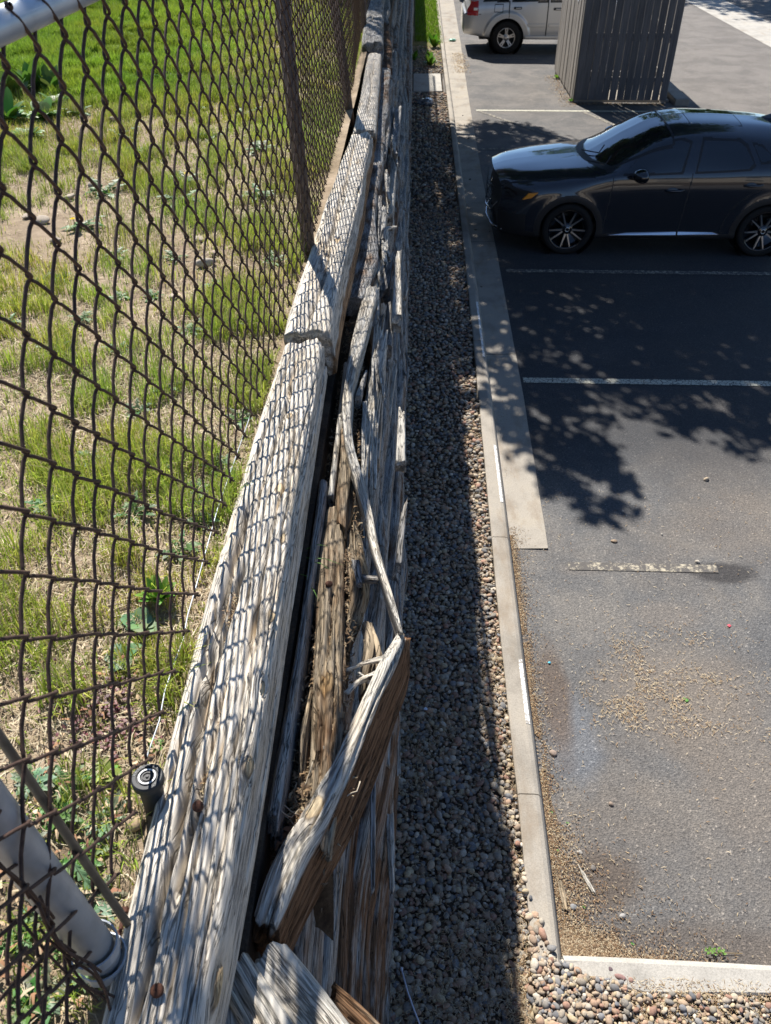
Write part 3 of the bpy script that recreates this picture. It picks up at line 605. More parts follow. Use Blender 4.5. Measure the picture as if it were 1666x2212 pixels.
# nails
def nail(p, tilt, label):
    mb = MB(); M4 = Matrix.Translation(p) @ Matrix.Rotation(tilt, 4, 'X')
    mb.lathe([(.0001, .006), (.008, .0055), (.0105, .003), (.0105, -.001), (.004, -.003), (.004, -.03), (.0001, -.031)], 16, M4)
    tag(mb.build('nail', M_nail, smooth=True), label, 'nail')
nail(at(428, 1742, 2.835), .3, 'big rusty nail head standing in the split of the nearest capping timber')
nail(at(340, 2140, 2.83), .2, 'rusty nail head at the near end of the capping timber')
nail(at(711, 1262, 2.60), .1, 'rusty nail head on the rotted brown core below the capping timber')
# debris, dead leaves and twigs caught in the split
def debris_z(x, y): return 2.475 + .02 * fbm(x * 30, y * 14, 0 * x, 44) + .055 * np.exp(-((y - .98) / .16) ** 2 - ((x + .20) / .06) ** 2)
o = grid('debris_bed', np.linspace(-.285, -.145, 50), np.linspace(.84, 3.5, 300), lambda x, y: debris_z(x, y) - .06 * sm(-.18, -.13, x) - .2 * sm(.95, .84, y), M_debris, kind='stuff')

# ---------------------------------------------------------------- chain-link fence
FX = -.462
fence = empty('chain_link_fence', (FX, .5, TZ), 'rusty dark chain-link fence with grey posts standing along the capping timbers', 'fence')
def fxz(z, y=0): return float(np.interp(y, [1.9, 3.3, 6.4, 8.5, 12], [-.466, -.425, -.425, -.475, -.49])) - .052 * (z - 2.84) / 1.2
def chain(y0, y1, z0, z1, a=.0545, hz=.0580, r=.0029, far=False):
    Vs = []; Fs = []; base = 0; n = 6 if not far else 4
    i = 0; y = y0
    nz_ = int((z1 - z0) / hz)
    while y < y1:
        pts = []
        ph = i % 2
        for j in range(nz_ + 1):
            left = (j + ph) % 2 == 0
            z = z1 - j * hz; FX = fxz(z, y)
            # slight sag/bend of the old wire
            yo = .012 * (vn(i * .31, j * .27, 0, 71) - .5) + .004 * (vn(i * 1.7, j * 1.9, 0, 72) - .5); xo = .020 * (vn(i * .09, j * .12, 0, 73) - .5) * min(1, j / 6)
            yk = y + (0 if left else a) + (.0022 if not left else -.0022) + yo
            sgn = 1 if left else -1
            if not far:
                dd_ = .008 if left else -.008
                pts += [(FX + xo - .0050 * sgn, yk + dd_, z + .0085), (FX + xo - .0030 * sgn, yk + dd_ * .2, z + .0035), (FX + xo + .0030 * sgn, yk + dd_ * .2, z - .0035), (FX + xo + .0050 * sgn, yk + dd_, z - .0085)]
                mz = z - hz / 2; my = y + a / 2 + yo
                if j < nz_: pts.append((FX + xo + .0060 * sgn, my, mz))
            else: pts.append((FX + xo, yk, z))
        P = np.array(pts); m = len(P); T = np.gradient(P, axis=0); T /= np.linalg.norm(T, axis=1)[:, None]
        A = np.cross(T, np.array([1.0, 0, 0])); A /= np.linalg.norm(A, axis=1)[:, None]; B = np.cross(T, A)
        th = np.arange(n) * 2 * np.pi / n
        V = P[:, None] + r * (A[:, None] * np.cos(th)[None, :, None] + B[:, None] * np.sin(th)[None, :, None])
        ii = np.arange(m - 1)[:, None]; jj = np.arange(n)[None]; j2 = (jj + 1) % n
        Fs.append(np.stack([ii * n + jj, ii * n + j2, (ii + 1) * n + j2, (ii + 1) * n + jj], -1).reshape(-1, 4) + base)
        Vs.append(V.reshape(-1, 3)); base += m * n; i += 1; y += a
    return np.concatenate(Vs), np.concatenate(Fs)
V, F = chain(-.32, 11.0, 2.84, 4.036); mesh_np('wire_mesh', V, F, M_wire, fence, smooth=True)
V, F = chain(11.0, 24, 2.84, 4.036, far=True); mesh_np('wire_mesh', V, F, M_wire, fence, smooth=True)
V, F = chain(-.62, .47, 2.84, 4.036); V = V + np.array([-.022, .021, -.018]); V[:, 0] += .012 * np.sin(V[:, 2] * 9 + V[:, 1] * 5); mesh_np('wire_mesh', V, F, M_wire, fence, smooth=True)
mb = MB(); mb.tube([(-.532, -1.5, 4.022), (-.532, 1.6, 4.020), (-.492, 3.3, 4.022), (-.492, 6.4, 4.03), (-.54, 8.6, 4.03), (-.555, 12, 4.03), (-.555, 24, 4.03)], .0215, 24); mb.build('top_rail', M_rail, fence, smooth=True)
def post(base, top, mat, r=.0295):
    mb = MB(); b_ = Vector(base); t_ = Vector(top); mb.tube([b_, b_.lerp(t_, .5), t_], r, 28)
    o = mb.build('fence_post', mat, fence, smooth=True)
    return o
pb = at(228, 2078, 2.80); pm = atY(-10, 1765, pb.y); dr = (pm - pb).normalized()
post(pb - dr * .15, pb + dr * 1.30, M_galv, .030)
pe = pb
q0 = at(667, 538, 2.80); q1 = atY(609, 0, q0.y); dq = (q1 - q0).normalized(); post(q0 - dq * .15, q0 + dq * 1.24, M_postb)
q0 = at(752, 222, 2.80); q1 = atY(722, 0, q0.y); dq = (q1 - q0).normalized(); post(q0 - dq * .15, q0 + dq * 1.24, M_postb)
for y in (9.35, 12.3, 15.3, 18.3): post((-.492, y, 2.65), (-.50, y, 4.06), M_postb)
b0 = at(268, 1984, 2.83); b1 = atY(0, 1592, b0.y); db = (b1 - b0).normalized()
mb = MB(); mb.tube([b0 - db * .03, b0 + db * .5, b0 + db * 1.0], .0068, 10); mb.build('tension_bar', M_bar, fence, smooth=True)
# clamp bands and bolt round the foot of the near post
for zz in (0.01, .055):
    mb = MB(); c = pb + dr * zz; ring = []
    for k in range(19):
        a_ = R(-150 + k * 300 / 18); ring.append(c + Vector((math.cos(a_) * .036, math.sin(a_) * .036, 0)))
    V = []; F = []
    for k, q in enumerate(ring): V += [q + Vector((0, 0, -.011)), q + Vector((0, 0, .011)), q * 1.0 + (q - c) * .07 + Vector((0, 0, .011)), q + (q - c) * .07 + Vector((0, 0, -.011))]
    for k in range(18):
        for j in range(4): F.append((k * 4 + j, k * 4 + (j + 1) % 4, (k + 1) * 4 + (j + 1) % 4, (k + 1) * 4 + j))
    mb.add(V, F); mb.build('clamp_band', M_galv, fence)
mb = MB(); bp = pb + Vector((.03, .06, .03)); mb.tube([bp + Vector((-.02, -.02, -.03)), bp + Vector((-.02, .02, -.028))], .004, 10); mb.tube([bp + Vector((-.02, .018, -.028)), bp + Vector((-.02, .026, -.027))], .008, 6); mb.build('bolt', M_nail, fence, smooth=False)
# loose wire ends where two rolls of mesh overlap at the near post
mb = MB(); r3 = np.random.default_rng(3)
for k in range(20):
    t0 = r3.uniform(-.04, .62); q = pb + dr * t0 + Vector((.005 + .03 * r3.random(), -.075 + .03 * r3.random(), 0)); L_ = r3.uniform(.12, .30)
    pts = []
    for i in range(9):
        u = i / 8; pts.append(q + dr * (L_ * u) + Vector(((.008 * math.sin(u * 4 + k)), .008 * math.cos(u * 4 + k * 1.7), .004 * math.sin(u * 9))))
    mb.tube(pts, .0022, 6)
mb.build('loose_wires', M_wire, fence, smooth=True)
mb = MB(); a_ = atX(420, 1282, -.49); pts = [a_ + Vector((0, (k / 14) * 1.6 + .0, .004 * math.sin(k * 2.1))) for k in range(15)][::-1]
pa = at(422, 1280, 2.80); pb_ = at(321, 1624, 2.80); pc_ = at(300, 1700, 2.79); pts = [pc_, pb_] + [pb_.lerp(pa, k / 6) + Vector((.004 * math.sin(k * 2), 0, 0)) for k in range(1, 7)] + [at(470, 1100, 2.80), at(540, 900, 2.80)]
mb.tube(pts, .0016, 8); mb.build('tension_wire', M_galv, fence, smooth=True)

# ---------------------------------------------------------------- pebbles
def ico(sub):
    bm = bmesh.new(); bmesh.ops.create_icosphere(bm, subdivisions=sub, radius=1.0)
    V = np.array([v.co[:] for v in bm.verts]); F = np.array([[v.index for v in f.verts] for f in bm.faces]); bm.free(); return V, F
ICO1, ICO2, ICO3 = ico(1), ico(2), ico(3)
PEB = np.array([(.32, .25, .18), (.27, .20, .145), (.22, .20, .175), (.17, .165, .16), (.37, .31, .235), (.34, .23, .16), (.28, .17, .125), (.20, .18, .15), (.42, .37, .30), (.15, .15, .155), (.29, .25, .20), (.36, .29, .19), (.30, .22, .15)])
def pebbles(P, rad, rgen, ball, flat=.62):
    n = len(P); V0, F0 = ball; k = len(V0)
    sc = rad[:, None] * np.stack([rgen.uniform(.85, 1.35, n), rgen.uniform(.7, 1.0, n), rgen.uniform(flat - .15, flat + .15, n)], -1)
    az = rgen.uniform(0, 2 * np.pi, n); ti = rgen.normal(0, .25, n)
    off = rgen.uniform(0, 40, (n, 3))
    vv = V0[None] * (1 + .30 * (vn(V0[None, :, 0] * 1.1 + off[:, None, 0], V0[None, :, 1] * 1.1 + off[:, None, 1], V0[None, :, 2] * 1.1 + off[:, None, 2]) - .5)[..., None] * 1.6)
    vv = vv * sc[:, None]
    c, s = np.cos(ti)[:, None], np.sin(ti)[:, None]; y, z = vv[..., 1] * c - vv[..., 2] * s, vv[..., 1] * s + vv[..., 2] * c
    c, s = np.cos(az)[:, None], np.sin(az)[:, None]; x, y = vv[..., 0] * c - y * s, vv[..., 0] * s + y * c
    V = np.stack([x, y, z], -1) + P[:, None]
    F = (F0[None] + (np.arange(n) * k)[:, None, None]).reshape(-1, 3)
    col = PEB[rgen.integers(0, len(PEB), n)] * rgen.uniform(1.0, 1.6, n)[:, None]
    return V.reshape(-1, 3), F, np.repeat(col, k, 0)
def scatter(x0, x1, y0, y1, pitch, rgen, jit=.45):
    xs = np.arange(x0, x1, pitch); ys = np.arange(y0, y1, pitch); X, Y = np.meshgrid(xs, ys)
    return (X + rgen.uniform(-jit, jit, X.shape) * pitch).ravel(), (Y + rgen.uniform(-jit, jit, X.shape) * pitch).ravel()
def backx(y): return np.interp(y, [a[1] for a in BACK], [a[0] for a in BACK])
def gravel(name, regs, ball, pitch, rlo, rhi, seed, layers=2):
    rg = np.random.default_rng(seed); Vs, Fs, Cs = [], [], []; b = 0
    for (x0, x1, y0, y1, test) in regs:
        fs = .8 if y1 < 1.7 else 1.0
        for L_ in range(layers):
            x, y = scatter(x0, x1, y0, y1, fs * pitch * (1 if L_ == 0 else 1.25), rg); ok = test(x, y); x, y = x[ok], y[ok]
            rad = fs * rg.uniform(rlo, rhi, len(x)) * rg.choice([.55, .8, 1, 1, 1.45], len(x)); z = .097 + rad * .3 + L_ * .012 + .035 * ((y < 1.72) & (x > .62) & (x < 1.05)) + .03 * (x > backx(y) - .012) * (y < 2.4) + rg.uniform(-.006, .006, len(x))
            V, F, c = pebbles(np.stack([x, y, z], -1), rad, rg, ball); Vs.append(V); Fs.append(F + b); Cs.append(c); b += len(V)
    return tag(mesh_np(name, np.concatenate(Vs), np.concatenate(Fs), M_stone, attrs={'col': np.concatenate(Cs)}, smooth=True), None, None, None, 'stuff')
inbed = lambda x, y: (x < backx(y) - .006 + .11 * sm(2.2, 1.68, y) ** 1.5) & ((np.hypot(x - .36, (y - 20.2)) > 0) & ~((y > 19.3) & (y < 21.2)))
gravel('gravel', [(.60, .86, 1.45, 1.67, lambda x, y: x + 0 * y < .86 + (1.6 - y)), (.78, 1.08, 1.50, 1.64, lambda x, y: y < 1.645 - .09 * (x - .78) / .3), (-.06, .78, 1.0, 5.2, inbed), (.70, 2.6, .9, 1.60, lambda x, y: y < 1.66 - .105 * np.clip((x - .8) / .35, 0, 1) ** .7 - .002)], ICO2, .027, .0095, .0175, 21)
gravel('gravel', [(-.02, .74, 5.2, 12, inbed)], ICO1, .036, .013, .022, 22)
gravel('gravel', [(0, .76, 12, 24.5, inbed)], ICO1, .055, .018, .03, 23, 1)

def slivers(name, x, y, z, ln, wd, cols, rgen, mat, curl=.3, kind='stuff'):
    n = len(x); az = rgen.uniform(0, 2 * np.pi, n); dx, dy = np.cos(az), np.sin(az); tilt = rgen.normal(0, .25, n)
    L_, W = ln, wd; P = np.stack([x, y, z], -1); D = np.stack([dx * np.cos(tilt), dy * np.cos(tilt), np.sin(tilt)], -1); N = np.stack([-dy, dx, 0 * dx], -1); U = np.stack([0 * dx, 0 * dx, np.ones(n)], -1)
    a = P - D * L_[:, None] / 2; b = P + U * (L_ * curl * rgen.uniform(-.2, 1, n))[:, None] + N * (L_ * rgen.normal(0, .12, n))[:, None]; c = P + D * L_[:, None] / 2
    w_ = N * (W / 2)[:, None]
    V = np.stack([a - w_ * .5, a + w_ * .5, b + w_, b - w_, c + w_ * .4, c - w_ * .4], 1); k = 6
    F = np.array([[0, 1, 2, 3], [3, 2, 4, 5]]); F = (F[None] + (np.arange(n) * k)[:, None, None]).reshape(-1, 4)
    col = np.repeat(cols[rgen.integers(0, len(cols), n)] * rgen.uniform(.7, 1.2, n)[:, None], k, 0)
    return tag(mesh_np(name, V.reshape(-1, 3), F, mat, attrs={'col': col}), None, None, None, kind)
TAN = np.array([(.50, .40, .25), (.42, .31, .18), (.30, .20, .11), (.55, .46, .32), (.24, .15, .08)])
BRN = np.array([(.24, .16, .095), (.17, .105, .06), (.34, .26, .165), (.12, .08, .05), (.38, .31, .21)])
rg = np.random.default_rng(31)
def lit(n, fx, fy, dens, zf, lo, hi, cols, name, wd=(.0015, .003)):
    x = rg.uniform(*fx, n); y = rg.uniform(*fy, n); keep = dens(x, y) > rg.random(n); x, y = x[keep], y[keep]; m = len(x)
    return slivers(name, x, y, zf(x, y) + rg.uniform(0, .004, m), rg.uniform(lo, hi, m), rg.uniform(*wd, m), cols, rg, M_litter)
g_ = lambda x, y, s, sd: vn(x * s, y * s, 0 * x, sd)
lit(42000, (-.05, .72), (1.0, 6.5), lambda x, y: (x < backx(y)) * (.30 + .70 * sm(.40, .6, g_(x, y, 3, 61))) * (.15 + .85 * sm(4.6, 1.6, y)), lambda x, y: .118 + .014 * rg.random(len(x)), .008, .03, TAN, 'needle_litter')
lit(60000, (.5, 2.6), (.9, 1.62), lambda x, y: .45 + .65 * sm(.4, .6, g_(x, y, 3, 62)) * (x < 1.6), lambda x, y: .112 + .026 * rg.random(len(x)), .008, .028, TAN, 'needle_litter')
# seed litter: thick against the kerb and in the corner, drifts on the asphalt
def dcurb(x, y): return x - np.interp(y, [a[1] for a in FACE], [a[0] for a in FACE])
lit(60000, (.80, 1.9), (1.70, 5.0), lambda x, y: np.clip(np.exp(-dcurb(x, y) / (.055 + .20 * sm(2.6, 1.75, y))) * (.35 + .9 * g_(x, y, 7, 63)) * (dcurb(x, y) > .01) + .9 * np.exp(-(y - 1.72) / .05) * sm(1.7, 1.3, x), 0, 1), lambda x, y: .006 + .0 * x, .006, .018, BRN, 'seed_litter', (.002, .006))
n = 20000; y = rg.uniform(1.72, 4.9, n); dd_ = rg.exponential(1, n) * (.022 + .085 * sm(2.9, 1.8, y)); x = np.interp(y, [a[1] for a in FACE], [a[0] for a in FACE]) + .012 + dd_; k = (g_(x, y, 9, 67) > .30) & (dd_ < .5); x, y = x[k], y[k]; n = len(x)
slivers('seed_litter', x, y, .004 + rg.uniform(0, .006, n), rg.uniform(.004, .014, n), rg.uniform(.002, .006, n), np.array([(.22, .13, .07), (.14, .085, .045), (.34, .23, .12), (.09, .06, .04), (.45, .37, .24), (.26, .18, .11)]), rg, M_litter)
n = 9000; x = .80 + rg.exponential(.16, n); y = 1.722 + rg.exponential(.03 , n) + .10 * rg.random(n) * (x < 1.1); k = x < 1.6; x, y = x[k], y[k]; n = len(x)
slivers('seed_litter', x, y, .004 + rg.uniform(0, .006, n), rg.uniform(.004, .014, n), rg.uniform(.002, .006, n), BRN, rg, M_litter)
def drift(x, y):
    a = 0
    for px, py, rx, ry, k in ((1350, 1440, .16, .22, 1), (1400, 1520, .30, .14, 1), (1560, 1470, .30, .12, .8), (1600, 1560, .35, .14, .7), (1480, 1380, .3, .1, .5), (1330, 1560, .12, .1, .7)):
        q = at(px, py, 0); a = a + k * np.exp(-((x - q.x) / rx) ** 2 - ((y - q.y) / ry) ** 2)
    return np.clip(a, 0, 1) * (.15 + .85 * sm(.42, .62, g_(x, y, 7, 64))) + .012
lit(60000, (.9, 3.4), (1.8, 5.5), drift, lambda x, y: .005 + 0 * x, .012, .030, TAN, 'seed_litter', (.0025, .0045))
lit(5000, (.84, 1.12), (4.7, 8.0), lambda x, y: np.exp(-dcurb(x, y) / .05) * sm(.5, .7, g_(x, y, 6, 66)) * (dcurb(x, y) > .01), lambda x, y: .016 + 0 * x, .006, .016, BRN, 'seed_litter', (.002, .006))
lit(1200, (.9, 1.4), (21.8, 24.2), lambda x, y: np.exp(-((x - 1.2) / .14) ** 2), lambda x, y: .016 + 0 * x, .02, .06, TAN, 'seed_litter', (.008, .02))
# debris in the split: needles, dead leaves, twigs
n = 5200; y = rg.uniform(.72, 2.1, n); x = rg.uniform(-.27, -.06, n); keep = x < -.205 + .065 * sm(.75, 1.1, y); x, y = x[keep], y[keep]
slivers('dead_needles', x, y, debris_z(x, y) + rg.uniform(0, .012, len(x)), rg.uniform(.01, .045, len(x)), rg.uniform(.001, .0022, len(x)), TAN * .8, rg, M_litter)
n = 260; y = np.r_[rg.normal(.87, .06, 170), rg.normal(2.0, .12, 90)]; x = np.r_[rg.normal(-.225, .018, 170), rg.normal(-.235, .012, 90)]
slivers('dead_leaves', x, y, debris_z(x, y) + rg.uniform(.004, .03, n), rg.uniform(.018, .04, n), rg.uniform(.008, .018, n), np.array([(.22, .12, .07), (.34, .20, .10), (.14, .09, .06), (.42, .27, .15)]), rg, M_litter, .5)
n = 2400; y = rg.normal(.99, .055, n); x = rg.normal(-.185, .022, n)
slivers('dry_moss', x, y, debris_z(x, y) + rg.uniform(.0, .035, n), rg.uniform(.004, .016, n), rg.uniform(.0015, .004, n), np.array([(.34, .24, .14), (.22, .15, .09), (.46, .36, .22)]), rg, M_litter, .6)
mb = MB()
for k in range(16):
    q = Vector((-.20 + rg.normal() * .022, .97 + rg.normal() * .045, 2.545 + rg.random() * .02)); d_ = Vector((rg.normal(), rg.normal(), rg.normal() * .3)).normalized(); pts = [q]
    for i in range(7):
        d_ = (d_ + Vector((rg.normal(), rg.normal(), rg.normal() * .6)) * .35).normalized(); q = q + d_ * .012; pts.append(q)
    mb.tube(pts, .0011 + .0006 * rg.random(), 5)
tag(mb.build('dry_twigs', plain('pale_twig', (.46, .39, .29), .9), None, smooth=True), 'tangle of pale dead twigs lodged behind the splintered slab', 'twigs')

# ---------------------------------------------------------------- grass
def inview(x, y, z, pad=60):
    F_ = y * math.cos(YAW) - x * math.sin(YAW); R_ = x * math.cos(YAW) + y * math.sin(YAW); Z_ = z - H
    d_ = F_ * math.cos(TH) - Z_ * math.sin(TH); px = 833 + FPX * R_ / d_; py = 1106 - FPX * (F_ * math.sin(TH) + Z_ * math.cos(TH)) / d_
    return (px > -pad * 3) & (px < 1666 + pad) & (py > -pad) & (py < 2212 + pad * 2)
def blades(name, x, y, z, h, wd, cols, rgen, mat, lean=.5, colv=.25):
    n = len(x); az = rgen.uniform(0, 2 * np.pi, n); D = np.stack([np.cos(az), np.sin(az), 0 * az], -1); N = np.stack([-np.sin(az), np.cos(az), 0 * az], -1); U = np.array([0, 0, 1.0])
    le = rgen.uniform(.1, 1, n) * lean; P = np.stack([x, y, z - .004], -1)
    m1 = P + U * (h * .55 * np.cos(le * .5))[:, None] + D * (h * .55 * np.sin(le * .5))[:, None]
    t_ = m1 + U * (h * .45 * np.cos(le * 1.6))[:, None] + D * (h * .45 * np.sin(le * 1.6))[:, None]
    w_ = N * (wd / 2)[:, None]; V = np.stack([P - w_, P + w_, m1 + w_ * .8, m1 - w_ * .8, t_ + w_ * .12, t_ - w_ * .12], 1)
    F = np.array([[0, 1, 2, 3], [3, 2, 4, 5]]); F = (F[None] + (np.arange(n) * 6)[:, None, None]).reshape(-1, 4)
    col = np.repeat(cols * rgen.uniform(1 - colv, 1 + colv, n)[:, None], 6, 0)
    return tag(mesh_np(name, V.reshape(-1, 3), F, mat, attrs={'col': col}), None, None, None, 'stuff')
rg = np.random.default_rng(41)
def cand(n, x0, x1, y0, y1):
    y = np.sqrt(rg.uniform((y0 + .8) ** 2, (y1 + .8) ** 2, n)) - .8; x = -.47 - rg.random(n) * (.16 + .42 * y); k = inview(x, y, TZ); return x[k], y[k]
def lushness(x, y):
    wb = fbm(x * .9, y * .9, 0 * x, 88) * 1.6; lawn = sm(5.9, 7.0, y + .30 * x + 1.0 + wb) * sm(-.9, -2.0, x + .10 * (y - 6))      # mown lawn far left
    bare = np.exp(-((x + 1.75) / .55) ** 2 - ((y - 3.9) / .75) ** 2) + .8 * np.exp(-((x + 1.6) / 1.0) ** 2 - ((y - 5.6) / .35) ** 2) + .6 * np.exp(-((x + 1.0) / .3) ** 2 - ((y - 3.6) / .5) ** 2)
    patch = sm(.40, .58, (fbm(x * 4.3, y * 3.0, 0 * x, 81, 4) * .5 + .5)) * .80 + .28 * sm(.3, .6, g_(x, y, 1.1, 84)) + .26
    near = .35 + .65 * sm(.95, 1.3, y) * (1 + .3 * sm(-.9, -.5, x))
    return np.clip(np.maximum(lawn * 1.2, patch * near * (1 - .95 * np.clip(bare, 0, 1))), 0, 1), lawn
x, y = cand(900000, -5.5, -.47, .2, 12.5); L_, lawn = lushness(x, y)
clump = .6 * sm(.38, .62, g_(x, y, 9, 82)) + .4 * sm(.4, .6, g_(x, y, 26, 83)); k = rg.random(len(x)) < L_ * (.15 + .85 * np.maximum(clump, lawn * .9)); x, y, lawn = x[k], y[k], lawn[k]
n = len(x); hue = rg.random(n)
base = np.array([(.22, .35, .035)]) * (1 - hue[:, None]) + np.array([(.48, .52, .09)]) * hue[:, None]
base = base * (1 - .0 * lawn[:, None]); lw = np.array([(.26, .40, .035)]); base = base * (1 - .75 * lawn[:, None]) + lw * .75 * lawn[:, None]
dry = rg.random(n) < .20 * (1 - lawn); base[dry] = (.42, .36, .20)
far_ = 1 + .06 * y
tint = .75 + .5 * g_(x, y, 1.6, 91) + .25 * (g_(x, y, 8, 92) - .5); base = base * tint[:, None]; base[:, 0] *= .85 + .4 * g_(x, y, 3.1, 93)
hh_ = .55 + .9 * sm(.35, .7, g_(x, y, 9, 82))
blades('grass', x, y, tz(x, y), rg.uniform(.028, .075, n) * hh_ * (1 + .25 * lawn), rg.uniform(.0018, .0034, n) * far_ * (1 + .5 * lawn), base, rg, M_grass, .85)
# dead thatch
x, y = cand(260000, -5.5, -.47, .2, 8.5); bare = np.exp(-((x + 1.8) / .42) ** 2 - ((y - 3.9) / .6) ** 2)
k = rg.random(len(x)) < (.25 + .6 * sm(.4, .6, g_(x, y, 2.1, 85))) * (1 - bare) * .75; x, y = x[k], y[k]
slivers('dead_thatch', x, y, tz(x, y) + rg.uniform(0, .012, len(x)), rg.uniform(.015, .055, len(x)), rg.uniform(.0012, .0026, len(x)) * (1 + .06 * y), np.array([(.52, .44, .29), (.42, .33, .21), (.60, .52, .37), (.30, .22, .14)]), rg, M_straw, .15)
# far bright verge between wall and kerb
x = rg.uniform(.06, .80, 9000); y = rg.uniform(24.2, 40, 9000); k = y > 24.4 + 1.6 * g_(x, y, 2, 86); x, y = x[k], y[k]; n = len(x)
blades('grass', x, y, .105 + 0 * x, rg.uniform(.05, .10, n), rg.uniform(.010, .018, n), np.repeat(np.array([(.16, .28, .02)]), n, 0), rg, M_grass)
grid('verge', np.linspace(-.02, .72, 6), np.linspace(22, 60, 20), lambda x, y: .10 + .01 * g_(x, y, 1, 4), dirt_mat('verge_soil', (.10, .10, .03), (.16, .15, .05), (.20, .15, .08), 3))

# --- weeds: rosettes with lobed leaves
def leaf_pts(L, W, lobes, up, droop):
    mid = []; V = []; F = []
    n = 9
    for i in range(n):
        u = i / (n - 1); wv = W * math.sin(math.pi * min(1, u * .92 + .06)) ** .8 * (1 if not lobes else (1.15 if i % 2 else .45)) * (.35 + .65 * u if lobes else 1)
        if i == n - 1: wv = W * .05
        z = up * L * u - droop * L * u * u; x_ = L * u * (1 - .1 * u)
        V += [(x_ + (-.10 * L if i % 2 and lobes else 0), -wv, z + .12 * wv), (x_, 0, z - .0), (x_ + (-.10 * L if i % 2 and lobes else 0), wv, z + .12 * wv)]
    for i in range(n - 1):
        a = i * 3; F += [(a, a + 1, a + 4, a + 3), (a + 1, a + 2, a + 5, a + 4)]
    return V, F
def rosette_mesh(nl, L, W, lobes, col, seed, up=.5):
    rr = random.Random(seed); mb = MB()
    for k in range(nl):
        l_ = L * rr.uniform(.55, 1.1); V, F = leaf_pts(l_, W * rr.uniform(.8, 1.15), lobes, rr.uniform(up * .5, up * 1.5), rr.uniform(.2, .6)); M3 = Matrix.Rotation(k * 2.4 + rr.uniform(-.3, .3), 3, 'Z')
        c = [q * rr.uniform(.75, 1.25) for q in col]; mb.add([M3 @ Vector(v) for v in V], F, c)
    return mb
def weed(name, loc, nl, L, W, lobes, col, seed, label, cat, group=None, up=.5, rz=0):
    o = rosette_mesh(nl, L, W, lobes, col, seed, up).build(name, M_leaf); o.location = loc; o.rotation_euler = (0, 0, rz); return tag(o, label, cat, group)
DK = (.065, .14, .03); MD = (.09, .19, .035); GY = (.16, .24, .12); LT = (.16, .30, .04)
def gz(px, py): v = at(px, py, TZ); v.z = float(tz(np.array(v.x), np.array(v.y))) + .004; return v
weed('broadleaf_weed', gz(300, 1345), 26, .060, .019, False, GY, 1, 'large blue-green broad-leaved weed against the fence foot', 'weed')
weed('broadleaf_weed', gz(265, 1420), 24, .052, .018, False, GY, 2, 'pale blue-green weed just below the largest weed at the fence foot', 'weed')
weed('broadleaf_weed', gz(345, 1290), 22, .060, .011, False, LT, 3, 'bright green upright weed at the top of the blue-green weeds', 'weed', up=1.2)
weed('dandelion_plant', gz(170, 1850), 16, .075, .014, True, MD, 4, 'spread of toothed dandelion leaves beside the near fence post', 'weed')
weed('dandelion_plant', gz(205, 1930), 14, .07, .013, True, GY, 5, 'toothed dandelion leaves tight against the foot of the near fence post', 'weed')
weed('dandelion_plant', gz(120, 1760), 14, .07, .013, True, MD, 6, 'toothed dandelion leaves between the tension bar and the dry grass', 'weed')
weed('dandelion_plant', gz(95, 2140), 12, .06, .012, True, GY, 7, 'dandelion leaves seen through the blurred mesh at the bottom corner', 'weed')
weed('broadleaf_weed', gz(228, 1660), 6, .05, .018, False, LT, 8, 'small bright green weed left of the black sprinkler head', 'weed')
weed('broadleaf_weed', gz(335, 1600), 5, .035, .010, False, LT, 9, 'tiny green weed just above the black sprinkler head', 'weed')
for i, (px, py, s_, u_) in enumerate([(35, 215, 1.5, 1.2), (75, 200, 1.4, 1.3), (20, 265, 1.4, 1), (95, 260, 1.2, .8), (60, 300, 1.2, .7), (130, 235, 1.1, .8), (115, 205, 1.2, 1.4)]):
    o = rosette_mesh(22, .11, .030, False, (.10, .20, .03), 150 + i, u_).build('leafy_weed', M_leaf); o.location = gz(px, py); o.scale = (s_,) * 3; tag(o, 'tall leafy weed in the dense clump at the left edge below the mown lawn', 'weed', 'clump of leafy weeds below the mown lawn')
for i, (px, py) in enumerate([(60, 1830), (140, 2010), (100, 1950), (40, 2020), (185, 2080), (55, 2160), (230, 1760), (140, 1690), (70, 1700)]):
    o = rosette_mesh(16, .055, .011, True, MD if i % 2 else GY, 170 + i, .5).build('dandelion_plant', M_leaf); o.location = gz(px, py); tag(o, 'low toothed dandelion plant around the near fence post', 'weed', 'dandelion plants around the near fence post')
dd = [(175, 490), (400, 400), (398, 440), (260, 640), (130, 600), (250, 555), (60, 215), (170, 250), (260, 300), (300, 330), (350, 170), (30, 235), (330, 90), (560, 430), (590, 560), (545, 810), (440, 1120), (390, 1180), (430, 1050), (180, 690), (480, 1010), (330, 640), (90, 610), (410, 720), (355, 850), (300, 900), (120, 760), (470, 620), (505, 700), (230, 420), (420, 240), (480, 200), (530, 250), (455, 300), (560, 330), (380, 560), (260, 760), (340, 1020), (290, 1120), (410, 1090), (520, 900), (20, 700), (200, 1000), (100, 1100)]
protos = [rosette_mesh(13, .075, .014, True, DK, 20 + s).build('dandelion_plant', M_leaf) for s in range(3)]
for i, (px, py) in enumerate(dd):
    o = protos[i] if i < 3 else protos[i % 3].copy()
    if i >= 3: C.objects.link(o)
    o.location = gz(px, py); s_ = 1 + .9 * (py < 500) ; o.scale = (s_, s_, s_); o.rotation_euler = (0, 0, i * 1.3)
    tag(o, 'low dark green dandelion rosette growing in the patchy grass behind the fence', 'weed', 'dandelion rosettes in the patchy grass')
